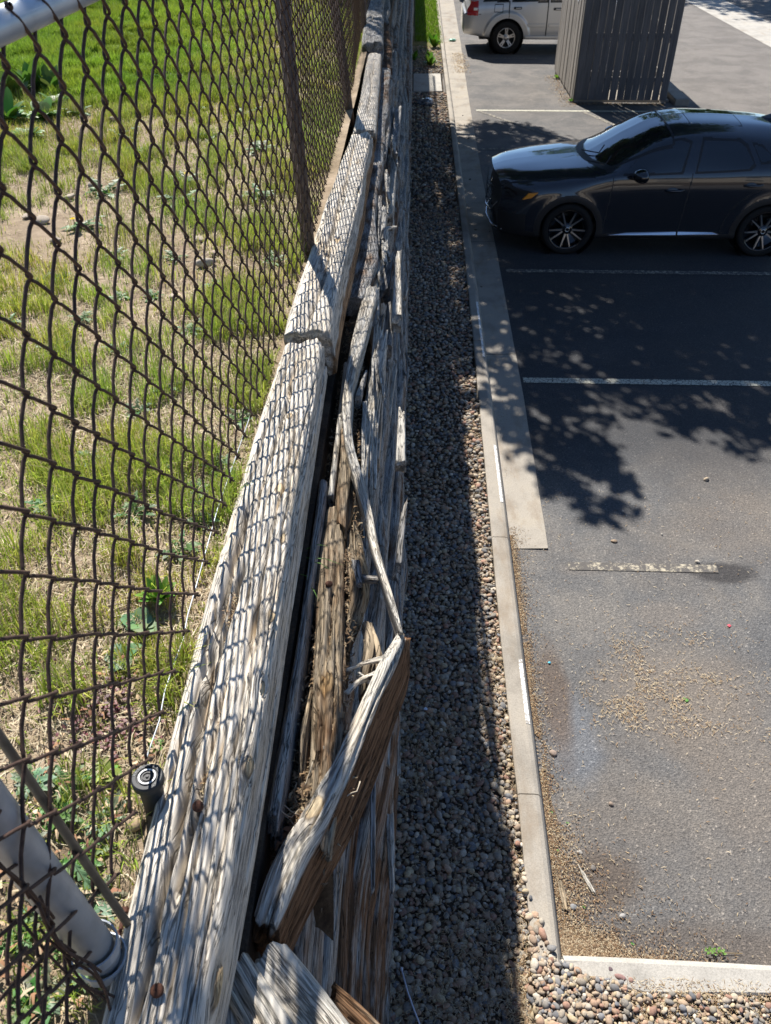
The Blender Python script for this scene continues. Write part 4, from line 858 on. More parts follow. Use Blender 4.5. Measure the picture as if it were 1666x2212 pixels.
# flowers
def flower(px, py, h, label, r_=.013):
    p = gz(px, py); e_ = empty('dandelion_flower', p, label, 'flower')
    m_ = MB(); m_.tube([p, p + Vector((.004, 0, h * .6)), p + Vector((0, 0, h))], .0018, 6); m_.build('stem', plain('stem', (.14, .18, .06), .6), e_, smooth=True)
    m_ = MB(); M4 = Matrix.Translation(p + Vector((0, 0, h)))
    for k in range(46):
        a_ = k * 2.4; q = r_ * math.sqrt((k + 3) / 49); d3 = Vector((math.cos(a_), math.sin(a_), 0)); n3 = Vector((-d3.y, d3.x, 0)); zz = .006 * (1 - (q / r_) ** 2)
        b_ = p + Vector((0, 0, h)) + d3 * q * .3; t3 = p + Vector((0, 0, h + zz)) + d3 * q
        m_.add([b_ - n3 * .0007, b_ + n3 * .0007, t3 + n3 * .0016, t3 - n3 * .0016], [(0, 1, 2, 3)], (.85, .58 + .1 * (k % 3), .01))
    m_.build('petals', M_leaf, e_)
flower(406, 397, .05, 'yellow dandelion flower standing beside the tall dark leaves near the post', .016)
flower(160, 485, .03, 'yellow dandelion flower on the dark rosette beside the bare dirt', .016)
flower(178, 62, .03, 'yellow dandelion flower on the left of the pair in the mown lawn', .024)
flower(203, 62, .03, 'yellow dandelion flower on the right of the pair in the mown lawn', .024)
# red clover-like ground cover
x = np.r_[rg.normal(at(235, 1560, TZ).x, .045, 190), rg.normal(at(200, 1500, TZ).x, .05, 70)]; y = np.r_[rg.normal(at(235, 1560, TZ).y, .05, 190), rg.normal(at(200, 1500, TZ).y, .05, 70)]; k = x < -.49; x, y = x[k], y[k]
slivers('red_ground_cover', x, y, tz(x, y) + rg.uniform(.004, .02, len(x)), rg.uniform(.007, .013, len(x)), rg.uniform(.006, .010, len(x)), np.array([(.16, .045, .055), (.11, .035, .04), (.20, .08, .07)]), rg, M_leaf, .4)
# dead leaves near fence foot
x = rg.uniform(-.72, -.49, 260); y = rg.uniform(.45, 1.25, 260)
slivers('dead_leaves', x, y, tz(x, y) + rg.uniform(.003, .02, 260), rg.uniform(.010, .03, 260), rg.uniform(.004, .010, 260), np.array([(.36, .20, .11), (.50, .36, .22), (.26, .13, .08), (.58, .46, .31)]), rg, M_litter, .4)
n = 5200; y = rg.uniform(1.0, 3.35, n); x = np.interp(y, [1, 1.6, 2.2, 3.3], [-.185, -.19, -.215, -.235]) + rg.normal(0, .030, n); x = np.minimum(x, np.interp(y, [1, 1.5, 2.2, 3.3], [-.10, -.07, -.16, -.19])); k = x > -.272; x, y = x[k], y[k]; n = len(x)
slivers('rot_crumbs', x, y, 2.515 + .07 * vn(x * 22, y * 9, 0 * x, 95) + rg.uniform(0, .012, n), rg.uniform(.004, .022, n), rg.uniform(.002, .007, n), np.array([(.30, .20, .11), (.20, .13, .075), (.42, .32, .20), (.12, .08, .05)]), rg, M_litter, .6)
hp = [at(505, 1290, 2.80), at(508, 1380, 2.80), at(500, 1460, 2.795), at(480, 1540, 2.79), at(462, 1620, 2.79), at(440, 1700, 2.79)]
n = 700; u = rg.uniform(0, 4.99, n); i_ = u.astype(int); f_ = u - i_; HP = np.array(hp); P_ = HP[i_] * (1 - f_[:, None]) + HP[i_ + 1] * f_[:, None]
slivers('caught_needles', P_[:, 0] + rg.normal(0, .006, n), P_[:, 1] + rg.normal(0, .01, n), P_[:, 2] + rg.uniform(-.012, .010, n), rg.uniform(.012, .05, n), rg.uniform(.001, .0022, n), np.array([(.50, .38, .22), (.34, .22, .12), (.60, .50, .33), (.20, .12, .07)]), rg, M_litter, .25)
# green blades poking out from under the cap into the split
mb = MB()
for a_, b_ in (((662, 1186), (712, 1180)), ((662, 1205), (745, 1222)), ((670, 1214), (715, 1232)), ((668, 1265), (690, 1300)), ((650, 1240), (676, 1262))):
    A_ = at(*a_, 2.60); B_ = at(*b_, 2.60); n3 = (B_ - A_).cross(Vector((0, 0, 1))).normalized() * .0015; m3 = (A_ + B_) / 2 + Vector((0, 0, .012))
    mb.add([A_ - n3, A_ + n3, m3 + n3, m3 - n3, B_], [(0, 1, 2, 3), (3, 2, 4)], (.12, .26, .05))
tag(mb.build('grass_tuft', M_grass), 'few thin green grass blades reaching out under the capping timber', 'grass tuft')
# stones in the grass
def stone(px, py, z, r_, col, label, sq=.6, seed=1, group=None, cat='stone', p=None):
    p = p or (gz(px, py) if z is None else at(px, py, z)); rr = np.random.default_rng(seed)
    V, F, c = pebbles(np.array([[0, 0, 0.0]]), np.array([r_]), rr, ICO3, sq); c[:] = col
    o = mesh_np('stone', V, F, M_stone, attrs={'col': c}, smooth=True); o.location = p + Vector((0, 0, r_ * .35)); return tag(o, label, cat, group)
stone(290, 1775, None, .021, (.42, .31, .20), 'round tan stone under the black sprinkler head', seed=3)
stone(445, 575, None, .032, (.46, .40, .32), 'pale rounded stone half sunk in the straw below the far bare patch', seed=4)
stone(465, 553, None, .02, (.42, .33, .25), 'smaller stone right of the pale rounded stone', seed=5)
for i, (px, py, r_) in enumerate([(90, 480, .03), (60, 470, .025), (120, 520, .025), (245, 262, .035), (200, 330, .03), (375, 640, .02), (205, 405, .04), (770 - 340, 520, .025), (520, 885, .02), (320, 930, .018), (60, 640, .02), (150, 430, .03)]):
    stone(px, py, None, r_, (.44, .37, .29), 'flat buff stone lying in the bare dirt behind the fence', .4, 50 + i, 'flat stones in the bare dirt')

# ---------------------------------------------------------------- sprinkler head
sp = at(318, 1678, 2.862); spr = empty('sprinkler_head', (sp.x, sp.y, TZ), 'black round pop-up sprinkler head with a white ring beside the capping timber', 'sprinkler')
M4 = Matrix.Translation(sp)
mb = MB(); mb.lathe([(.0001, 0), (.0115, 0), (.012, -.001), (.0195, -.001), (.0205, .001), (.027, .001), (.0295, -.002), (.030, -.005), (.030, -.015), (.0285, -.017), (.024, -.018), (.022, -.03), (.022, -.10)], 40, M4); mb.build('cap', plain('sprinkler_plastic', (.022, .024, .026), .6, var=.2, vs=200), spr, smooth=False)
mb = MB(); mb.lathe([(.0135, .0006), (.0135, .0018), (.0165, .0018), (.0165, .0006)], 40, M4); mb.build('ring', plain('ring_plastic', (.62, .62, .60), .5), spr)
mb = MB(); mb.lathe([(.0001, .0028), (.0025, .0026), (.0030, .0), ], 12, M4); mb.lathe([(.0075, .0), (.0075, .002), (.009, .002), (.009, .0)], 24, M4); mb.build('nozzle', M_blk, spr)
def ring_text(txt, rad, a0, step, size, mat, parent):
    for i, ch in enumerate(txt):
        if ch == ' ': continue
        cu = bpy.data.curves.new('letter', 'FONT'); cu.body = ch; cu.size = size; cu.extrude = .0003; cu.align_x = 'CENTER'; cu.align_y = 'CENTER'
        tmp = bpy.data.objects.new('letter', cu); me = bpy.data.meshes.new_from_object(tmp); bpy.data.objects.remove(tmp); me.materials.append(mat)
        a = a0 - i * step; o = link('letter', me, None)
        o.location = sp + Vector((math.cos(a) * rad, math.sin(a) * rad, .0013)); o.rotation_euler = (0, 0, a - math.pi / 2)
        mw = o.matrix_basis.copy(); o.parent = parent; o.matrix_parent_inverse = Matrix.Translation(parent.location).inverted()
M_letter = plain('embossed_letter', (.12, .125, .13), .5)
ring_text('RAIN BIRD', .0238, R(176), R(15), .0072, M_letter, spr); ring_text('1800', .0238, R(-22), R(14), .0065, M_letter, spr)

# ---------------------------------------------------------------- stray stones, twigs, scraps
def kst(px, py, z, r_, col, label, seed, grp=None): stone(px, py, z, r_ * .8, tuple(q * .85 for q in col), label, .6, seed, grp, 'pebble')
kst(1118, 1823, .14, .020, (.42, .24, .17), 'orange pink pebble lying on the kerb just below the crack', 71)
kst(1105, 1806, .14, .014, (.25, .19, .14), 'small brown pebble on the kerb beside the crack', 72)
for i, (px, py, r_) in enumerate([(1028, 497, .022), (1015, 388, .022), (1000, 250, .02), (1012, 300, .02), (1040, 620, .016), (1058, 500, .012), (1062, 935, .016)]): kst(px, py, .14 if px < 1045 else .02, r_, (.10, .09, .08), 'dark pebble lying on the shaded kerb', 73 + i, 'dark pebbles on the shaded kerb')
kst(1525, 1037, 0, .030, (.52, .42, .30), 'tan stone alone on the sunlit asphalt below the leaf shadow', 81)
kst(1327, 1170, 0, .024, (.40, .30, .21), 'brown stone on the asphalt above the left end of the crumbling stripe', 82)
kst(1507, 1215, 0, .026, (.55, .50, .42), 'pale stone at the right end of the crumbling stripe', 83)
kst(1195, 1628, 0, .026, (.40, .31, .25), 'brown stone in the seed litter beside the kerb', 84)
kst(1320, 1738, 0, .02, (.36, .28, .22), 'reddish stone on the lower part of the open asphalt', 85)
kst(1168, 1725, 0, .014, (.42, .38, .32), 'small grey stone at the edge of the seed litter by the kerb', 86)
kst(1252, 1842, 0, .017, (.50, .46, .40), 'light grey stone above the driftwood scrap', 87)
kst(1281, 1876, 0, .020, (.22, .20, .18), 'dark stone right of the driftwood scrap', 88)
kst(1345, 2010 - 30, 0, .019, (.42, .40, .38), 'whitish oval stone in the litter near the corner', 89)
kst(1238, 1960, 0, .022, (.30, .30, .30), 'grey stone in the litter left of the whitish oval stone', 90)
kst(1430, 1165 - 30 + 20, 0, .012, (.5, .46, .4), 'tiny pale stone on the open asphalt', 91)
kst(1170, 2058 + 5, .09, .034, (.34, .17, .15), 'dark red stone at the inner kerb corner', 92)
kst(1340, 2112, .13, .022, (.36, .22, .20), 'purple brown stone resting on the near kerb', 93)
kst(1362, 2118, .13, .015, (.40, .25, .20), 'small brown stone beside the purple one on the near kerb', 94)
kst(1318, 2095, .13, .015, (.16, .12, .13), 'dark stone tilted against the near kerb', 95)
kst(1275, 2082, .11, .022, (.42, .40, .33), 'yellowish stone on the buried end of the near kerb', 96)
# driftwood scrap and bark chip in the corner
A_ = at(1248, 1865, .014); B_ = at(1282, 1925, .014)
tag(timber('driftwood_scrap', [tuple(A_) + (.006, .005, 0), tuple((A_ + B_) / 2) + (.016, .008, .2), tuple(B_) + (.013, .008, 0)], None, M_wood, n=30, ds=.006, p=2.6, a_b=.006, nrand=3, cd=.004, jag=(.01, .02), seed=301), 'grey driftwood scrap lying in the seed litter of the corner', 'wood scrap')
A_ = at(1210, 1905, .02); B_ = at(1222, 1965, .02)
tag(timber('bark_chip', [tuple(A_) + (.018, .008, 0), tuple((A_ + B_) / 2) + (.020, .010, .2), tuple(B_) + (.012, .008, 0)], None, M_rot, n=30, ds=.006, p=2.6, a_b=.008, nrand=3, cd=.004, jag=(.02, .02), seed=302), 'crumbly tan bark chip against the kerb in the corner', 'bark')
mb = MB(); mb.tube([at(868, 2095, .135), at(880, 2140, .135), at(894, 2180, .14), at(912, 2225, .14)], .0042, 8); mb.tube([at(867, 2090, .136), at(868.5, 2097, .136)], .0065, 8)
tag(mb.build('white_stick', plain('white_plastic', (.55, .57, .66), .4), None, smooth=True), 'thin white plastic stick lying on the pebbles at the foot of the wall', 'stick')
def scrap(px, py, z, r_, col, label, seed, cat='scrap', name='scrap'):
    rr = random.Random(seed); p = at(px, py, z); mb = MB(); n = 7
    c = p + Vector((0, 0, r_ * .5)); ring = [p + Vector((math.cos(k * 6.283 / n) * r_ * rr.uniform(.6, 1.3), math.sin(k * 6.283 / n) * r_ * rr.uniform(.5, 1.2), r_ * rr.uniform(.05, .7))) for k in range(n)]
    mb.add([c] + ring, [(0, 1 + k, 1 + (k + 1) % n) for k in range(n)], col); return tag(mb.build(name, M_litter), label, cat)
scrap(1187, 1432, .004, .012, (.10, .45, .60), 'bright blue scrap on the asphalt near the kerb', 1)
scrap(1575, 1352, .004, .013, (.75, .12, .15), 'small pink red scrap on the open asphalt', 2)
scrap(920, 1532, .13, .014, (.60, .66, .75), 'pale blue white scrap on the shaded pebbles', 3)
scrap(1030, 330 / 2.38 * 1, .02, .01, (.1, .1, .1), 'dark crumb on the kerb by the silver car', 4) if False else None
for i, (px, py, r_) in enumerate([(1482, 1512, .022), (1190, 1755, .012), (1225, 1778, .010), (1206, 1838, .012), (1262, 1960, .010), (1248, 2056, .014), (1368, 2040, .010)]):
    q = at(px, py, .006); o = rosette_mesh(4 if i == 0 else 2, r_ * 1.3, r_ * .45, False, (.12, .30, .05), 60 + i, .4).build('fallen_leaf', M_leaf); o.location = q
    tag(o, 'small fresh green leaf fallen on the asphalt' if i else 'cluster of fresh green leaves fallen among the pale seed drift', 'leaf', 'green leaves fallen near the kerb' if i else None)
p = at(1555, 2058, .01); mb = rosette_mesh(1, .01, .004, False, MD, 1); mb = MB(); rr = random.Random(9)
mb.tube([p + Vector((.11, .0, .0)), p, p + Vector((-.06, -.01, .012))], .0016, 5, col=(.36, .27, .14))
for k in range(26):
    V, F = leaf_pts(.016, .005, False, .5, .2); M3 = Matrix.Rotation(rr.uniform(0, 6.28), 3, 'Z') @ Matrix.Rotation(rr.uniform(-.6, .4), 3, 'Y'); q = p + Vector((rr.uniform(-.07, .02), rr.uniform(-.018, .018), rr.uniform(.003, .022))); mb.add([M3 @ Vector(v) + q for v in V], F, (.16, .30, .06))
tag(mb.build('leafy_twig', M_leaf), 'broken twig with small green leaves lying in front of the near kerb', 'twig')
# crumpled plastic bag
rr = np.random.default_rng(8); V0, F0 = ICO3; p = at(920, 226, .10); s_ = np.array([.17, .14, .07]); nn = np.abs(fbm(V0[:, 0] * 3, V0[:, 1] * 3, V0[:, 2] * 3, 5, 3)); V = V0 * s_ * (1 + 1.4 * (nn[:, None] - .2)) + np.array(p) + [0, 0, .05]
bg_m = plain('bag_plastic', (.16, .19, .23), .25, 0, .5, var=.8, vs=14); tag(mesh_np('plastic_bag', V, F0, bg_m), 'crumpled dark plastic bag lying by the concrete slab', 'bag')
V = V0 * np.array([.10, .07, .03]) * (1 + 1.2 * (nn[:, None] - .2)) + np.array(at(978, 88, .02)) + [0, 0, .02]
tag(mesh_np('plastic_wrapper', V, F0, plain('wrapper', (.30, .62, .50), .5, var=.3, vs=20)), 'pale green plastic wrapper in the gutter near the silver car', 'wrapper')
for i, (px, py, s_, lab) in enumerate([(938, 103, 1.7, 'leafy green weed in the pebbles farthest along the wall foot'), (930, 143, 1.6, 'leafy green weed in the pebbles nearer the concrete slab'), (893, 132, 1.5, 'green weed half hidden against the wall foot'), (926, 122, .8, 'tiny green weed between the two larger ones')]):
    o = rosette_mesh(18, .13, .035, False, (.11, .24, .02), 90 + i, 1.4).build('pebble_weed', M_leaf); o.location = at(px, py, .10); o.scale = (s_,) * 3; tag(o, lab, 'weed')

# ---------------------------------------------------------------- cars
def catrom(tab, s):
    xs = np.array([r[0] for r in tab]); D = np.array([np.array(r[1]).ravel() for r in tab], float)
    m = np.gradient(D, xs, axis=0); k = np.clip(np.searchsorted(xs, s, side='right') - 1, 0, len(xs) - 2); h = (xs[k + 1] - xs[k])[:, None]; u = ((s - xs[k])[:, None] / h)
    m = m * .9
    return (2*u**3-3*u**2+1)*D[k] + (u**3-2*u**2+u)*h*m[k] + (-2*u**3+3*u**2)*D[k+1] + (u**3-u**2)*h*m[k+1]
def inpoly(x, y, P):
    c = np.zeros(x.shape, bool); n = len(P)
    for i in range(n):
        x1, y1 = P[i]; x2, y2 = P[(i + 1) % n]
        k = ((y1 > y) != (y2 > y)) & (x < (x2 - x1) * (y - y1) / (y2 - y1 + 1e-12) + x1); c ^= k
    return c
def car_body(tab, L, ns, nc, warp, classify, fix=None):
    s = np.r_[0, np.cumsum(np.ones(ns))]; s = s / s[-1] * L
    D = catrom(tab, s).reshape(len(s), -1, 2); K = D.shape[1]
    t_ = np.linspace(0, K - 1, nc); rows = np.arange(K); m = np.gradient(D, axis=1); k = np.clip(np.floor(t_).astype(int), 0, K - 2); u = (t_ - k)[None, :, None]
    Q = (2*u**3-3*u**2+1)*D[:, k] + (u**3-2*u**2+u)*m[:, k] * .9 + (-2*u**3+3*u**2)*D[:, k+1] + (u**3-u**2)*m[:, k+1] * .9
    Y = Q[..., 0]; Z = Q[..., 1]; Y = np.maximum(Y, 0); Y[:, -1] = 0
    S_ = np.repeat(s[:, None], nc, 1)
    Yf = np.concatenate([-Y, Y[:, ::-1][:, 1:]], 1); Zf = np.concatenate([Z, Z[:, ::-1][:, 1:]], 1); Sf = np.concatenate([S_, S_[:, ::-1][:, 1:]], 1); Tf = np.concatenate([np.repeat(t_[None], len(s), 0), np.repeat(t_[::-1][1:][None], len(s), 0)], 1)
    Xf = warp(Sf, Yf, Zf); V = np.stack([Xf, Yf, Zf], -1)
    if fix: V = fix(V)
    ny = Yf.shape[1]; i = np.arange(len(s) - 1)[:, None]; j = np.arange(ny - 1)[None]
    F = np.stack([i * ny + j, i * ny + j + 1, (i + 1) * ny + j + 1, (i + 1) * ny + j], -1).reshape(-1, 4)
    Vf = V.reshape(-1, 3); cen = Vf[F].mean(1); tc = Tf.reshape(-1)[F].mean(1); cls = classify(cen[:, 0], cen[:, 1], cen[:, 2], tc)
    # close nose and tail
    caps = []
    for row in (0, len(s) - 1):
        for j in range(nc - 1):
            a = row * ny + j; b = row * ny + (ny - 1 - j); q = (a, b, b - 1, a + 1)
            caps.append(q if row == 0 else q[::-1])
    return Vf, F, cls, np.array(caps)
def emit(name, V, F, mat, root, off=None):
    u, inv = np.unique(F, return_inverse=True); return mesh_np(name, V[u], inv.reshape(F.shape), mat, root, smooth=True)
def emit_lr(name, V, F, mat, root, yc):
    sd = V[F].mean(1)[:, 1] < yc
    emit(name, V, F[sd], mat, root); emit(name, V, F[~sd], mat, root)
def wheel(root, c, r_, rr_, w_, side, style, name='wheel'):
    """axis along Y, outer face on the side 'side' (-1 towards the camera)"""
    M4 = Matrix.Translation(c) @ Matrix.Rotation(R(90) if side < 0 else R(-90), 4, 'X')
    mb = MB(); mb.lathe([(rr_ * .98, -.5 * w_), (r_ * .93, -.5 * w_), (r_ * .985, -.42 * w_), (r_, -.3 * w_), (r_, .3 * w_), (r_ * .985, .42 * w_), (r_ * .93, .5 * w_), (rr_ * 1.06, .5 * w_), (rr_ * 1.0, .46 * w_), (rr_ * .98, .40 * w_)], 64, M4)
    t_ = mb.build(name, M_tyre, root, smooth=True)
    mb = MB(); mb.lathe([(rr_ * 1.005, .47 * w_), (rr_ * .955, .48 * w_), (rr_ * .94, .42 * w_), (rr_ * .92, .0), (.0001, -.02 * w_)], 64, M4)
    rim = mb.build('rim', M_gloss if style == 'split' else M_alloy, t_, smooth=True)
    mb = MB(); z0 = .40 * w_; mk = MB()
    def bar(a, r0, r1, w0, w1, z, m_, th=.012, ang2=None):
        a2 = a if ang2 is None else ang2
        p0 = Vector((math.cos(a) * r0, math.sin(a) * r0, z - .01)); p1_ = Vector((math.cos(a2) * r1, math.sin(a2) * r1, z + .012)); d_ = (p1_ - p0).normalized(); n_ = Vector((-d_.y, d_.x, 0)).normalized()
        V = [p0 - n_ * w0, p0 + n_ * w0, p1_ + n_ * w1, p1_ - n_ * w1]; V = V + [v - Vector((0, 0, th * 2.5)) for v in V]
        m_.add([M4 @ v for v in V], [(0, 1, 2, 3), (4, 7, 6, 5), (0, 4, 5, 1), (1, 5, 6, 2), (2, 6, 7, 3), (3, 7, 4, 0)])
    if style == 'split':
        for k in range(5):
            a = R(90 + k * 72 + 180)
            for sg in (-1, 1):
                bar(a + sg * R(12), rr_ * .26, rr_ * .93, .011, .006, z0, mb, ang2=a + sg * R(15)); bar(a + sg * R(5), rr_ * .22, rr_ * .90, .010, .010, z0 - .008, mk, ang2=a + sg * R(9))
        mk.lathe([(.0001, z0 + .006), (.03, z0 + .005), (.055, z0 - .004), (.075, z0 - .02), (.075, z0 - .05)], 24, M4); mk.build('spoke_backs', M_gloss, t_)
        mh = MB(); mh.lathe([(.022, z0 + .0065), (.026, z0 + .008), (.030, z0 + .0065)], 24, M4); mh.build('badge_ring', M_alloy, t_)
        mb.build('spokes', M_alloy, t_)
    else:
        for k in range(5):
            a = R(90 + k * 72); bar(a, rr_ * .15, rr_ * .95, .028, .042, z0, mb, th=.014)
            bar(a, rr_ * .45, rr_ * .9, .006, .010, z0 + .0035, mk, th=.002)
        mb.lathe([(.0001, z0 + .012), (.03, z0 + .01), (.05, z0), (.085, z0 - .01), (.085, z0 - .04)], 24, M4)
        for k in range(5): a = R(126 + k * 72); q = M4 @ Vector((math.cos(a) * .057, math.sin(a) * .057, z0 + .002)); mk.lathe([(.0001, .006), (.010, .006), (.011, 0)], 10, Matrix.Translation(q) @ Matrix.Rotation(R(90) if side < 0 else R(-90), 4, 'X'))
        mb.build('spokes', M_alloy, t_); mk.build('wheel_nuts', M_blk, t_)
        mw = MB(); mw.lathe([(rr_ * .985, .30 * w_), (rr_ * .75, .05 * w_), (.0001, .05 * w_)], 40, M4); mw.build('rim_well', M_blk, t_, smooth=True)
    return t_
def lens(name, P3, mat, root, th=.012, nrm=(0, -1, 0)):
    n_ = Vector(nrm); P3 = [Vector(p) for p in P3]; k = len(P3); V = [p + n_ * th for p in P3] + [p - n_ * .02 for p in P3]
    mb = MB(); mb.add(V, [tuple(range(k)), tuple(range(2 * k - 1, k - 1, -1))] + [(i, k + i, k + (i + 1) % k, (i + 1) % k) for i in range(k)]); return mb.build(name, mat, root, bevel=.004)

# ---- dark hatchback crossover
X0, YC = 1.20, 11.50
hatch = empty('parked_hatchback', (X0, YC, 0), 'dark blue-grey compact hatchback parked nose to the kerb in the tree shade', 'car')
#      rows: floor, sill, lowside, mid, crease, shoulder, belt, midwin, roofedge, roof, centre
tabH = [
 (0.00, [(.50,.26),(.60,.24),(.66,.34),(.66,.48),(.66,.60),(.64,.70),(.60,.78),(.52,.84),(.40,.875),(.22,.89),(0,.895)]),
 (0.10, [(.60,.22),(.70,.22),(.75,.33),(.765,.48),(.76,.62),(.74,.73),(.70,.81),(.60,.875),(.46,.915),(.25,.93),(0,.935)]),
 (0.30, [(.68,.20),(.80,.22),(.835,.34),(.845,.50),(.845,.65),(.825,.76),(.78,.85),(.67,.92),(.52,.955),(.27,.975),(0,.98)]),
 (0.60, [(.70,.20),(.84,.23),(.862,.36),(.87,.52),(.875,.67),(.865,.80),(.815,.895),(.71,.955),(.55,.992),(.28,1.01),(0,1.017)]),
 (0.95, [(.70,.20),(.85,.23),(.868,.36),(.877,.52),(.882,.68),(.876,.83),(.835,.935),(.74,.99),(.57,1.025),(.29,1.045),(0,1.052)]),
 (1.15, [(.70,.20),(.85,.23),(.866,.36),(.874,.52),(.882,.68),(.876,.85),(.845,.965),(.76,1.01),(.59,1.045),(.30,1.075),(0,1.085)]),
 (1.35, [(.70,.20),(.85,.23),(.864,.36),(.872,.52),(.880,.69),(.876,.86),(.850,.995),(.775,1.055),(.63,1.12),(.34,1.18),(0,1.20)]),
 (1.60, [(.70,.20),(.85,.23),(.862,.36),(.870,.52),(.880,.70),(.876,.88),(.848,1.02),(.765,1.135),(.64,1.245),(.36,1.32),(0,1.345)]),
 (1.85, [(.70,.20),(.85,.23),(.862,.36),(.870,.52),(.880,.71),(.876,.89),(.848,1.035),(.755,1.21),(.635,1.36),(.37,1.44),(0,1.465)]),
 (2.15, [(.70,.20),(.85,.23),(.862,.36),(.870,.52),(.880,.72),(.876,.90),(.846,1.05),(.748,1.25),(.625,1.42),(.37,1.505),(0,1.53)]),
 (2.60, [(.70,.20),(.85,.23),(.862,.36),(.870,.52),(.882,.74),(.878,.92),(.845,1.07),(.745,1.26),(.615,1.43),(.36,1.515),(0,1.54)]),
 (3.05, [(.70,.20),(.85,.24),(.868,.36),(.878,.53),(.886,.75),(.880,.94),(.842,1.10),(.735,1.26),(.600,1.405),(.35,1.495),(0,1.52)]),
 (3.45, [(.70,.20),(.85,.24),(.872,.36),(.882,.53),(.886,.76),(.874,.96),(.825,1.13),(.71,1.25),(.575,1.365),(.34,1.46),(0,1.485)]),
 (3.80, [(.68,.22),(.83,.25),(.85,.38),(.86,.55),(.862,.77),(.845,.97),(.785,1.13),(.67,1.22),(.54,1.30),(.32,1.38),(0,1.41)]),
 (4.08, [(.62,.25),(.76,.28),(.80,.42),(.81,.58),(.81,.78),(.785,.94),(.72,1.04),(.62,1.08),(.48,1.11),(.3,1.13),(0,1.14)]),
 (4.24, [(.55,.30),(.68,.34),(.71,.46),(.72,.60),(.72,.76),(.69,.86),(.64,.90),(.55,.92),(.4,.93),(.22,.94),(0,.94)]),
]
WF, WR, WRAD = (.85, .33), (3.37, .33), .33
doorF = [(1.47, 1.035), (2.16, 1.058), (2.245, 1.355), (2.12, 1.385), (1.93, 1.345), (1.66, 1.20)]
doorR = [(2.36, 1.068), (2.98, 1.105), (3.04, 1.16), (2.93, 1.32), (2.84, 1.375), (2.42, 1.39)]
quart = [(3.13, 1.17), (3.30, 1.205), (3.14, 1.315), (3.03, 1.345)]
def grow(P, g):
    c = np.mean(P, 0); return [(c[0] + (x - c[0]) * (1 + g / abs(x - c[0] + 1e-6) * 1.0 if abs(x - c[0]) > .05 else 1), c[1] + (y - c[1]) * (1 + g / max(abs(y - c[1]), .05))) for x, y in P]
def warpH(s, y, z):
    f = np.exp(-s / .30); back = np.exp(-(4.24 - s) / .25)
    bump_ = -.10 * (1 - np.clip(np.abs(y) / .66, 0, 1) ** 2.4) * f - .05 * f * sm(.80, .5, z) + .03 * f * sm(.45, .25, z)
    return s + bump_ + .10 * (1 - np.clip(np.abs(y) / .7, 0, 1) ** 2) * back
def clsH(s, y, z, t_):
    c = np.zeros(len(s), int); side = (t_ < 8.2)
    dF = np.hypot(s - WF[0], z - WF[1]); dR = np.hypot(s - WR[0], z - WR[1]); low = t_ < 6
    clad = low & (((dF < .445) | (dR < .445)) | (z < .30) | ((s < .30) & (z < .52)) | ((s > 3.9) & (z < .5))); c[clad] = 1
    for q in (doorF, doorR, quart):
        k = inpoly(s, z, grow(q, .028)) & side & (t_ > 5.4); c[k] = 1
    for q in (doorF, doorR, quart):
        k = inpoly(s, z, q) & side & (t_ > 5.4); c[k] = 2
    fy = np.clip(np.abs(y) / .74, 0, 1)
    base = 1.10 + .25 * fy ** 2.2; top = 1.98 + .06 * fy ** 2
    k = (t_ > 7.55) & (s > base) & (s < top) & (z > 1.03); c[k] = 3
    k = (t_ > 6.9) & (s > base - .10) & (s <= base); c[k] = 1
    k = (t_ > 7.38) & (t_ <= 7.56) & (s > base) & (s < top) & (z > 1.03); c[k] = 1
    k = (t_ > 7.5) & (s >= top) & (s < top + .028); c[k] = 1
    k = (t_ > 8.55) & (s > 2.28) & (s < 2.92) & (np.abs(y) < .40); c[k] = 4
    k = (t_ > 8.55) & (s > 2.27) & (s < 2.93) & (np.abs(y) < .41) & ~k; c[k] = 1
    k = (t_ > 7.3) & (s > 3.72) & (s < 4.08) & (np.abs(y) < .58 - .2 * (s - 3.72)); c[k] = 2
    seam = low & (z > .30) & (z < 1.08) & ((np.abs(s - (1.30 + .06 * (z - .3))) < .006) | (np.abs(s - (2.27 + .05 * (z - .3) ** 1)) < .006)); c[seam & (c == 0)] = 1
    hs = (np.abs(z - (.80 + .17 * np.sqrt(np.clip(s, 0, 9)))) < .006) & (s < 1.12) & (t_ > 4.5) & (t_ < 6.8); c[hs & (c == 0)] = 1
    k = (dR > .445) & (np.abs(dR - .56) < .006) & (s < 3.2) & (z < 1.0) & (z > .33) & low; c[k] = 1
    k = (s < .40 - .35 * np.abs(z - .80) / .12) & (s > .02) & (z > .705) & (z < .80) & (np.abs(y) > .5); c[k] = 5
    k = (s < .10) & (np.abs(y) < .52) & (z > .36) & (z < .80); c[k] = 1
    c[(dF < .365) & low] = 9; c[(dR < .365) & low] = 9
    return c
def fixH(V):
    V = V.copy()
    lowm = V[..., 2] < .75
    for (cx_, cz_) in (WF, WR):
        d_ = np.hypot(V[..., 0] - cx_, V[..., 2] - cz_); k = (d_ > .345) & (d_ < .385) & lowm & (np.abs(V[..., 1]) > .6)
        f = np.where(k, .365 / np.maximum(d_, 1e-6), 1); V[..., 0] = cx_ + (V[..., 0] - cx_) * f; V[..., 2] = cz_ + (V[..., 2] - cz_) * f
        # flared arches
        fl = np.exp(-((d_ - .40) / .06) ** 2) * (V[..., 2] < .95) * (np.abs(V[..., 1]) > .6); V[..., 1] += np.sign(V[..., 1]) * .014 * fl
    return V
V, F, cl, cap = car_body(tabH, 4.24, 420, 130, warpH, clsH, fixH)
V = V + np.array([X0, YC, 0])
hb = emit('body', V, np.concatenate([F[cl == 0]]), M_paint, hatch)
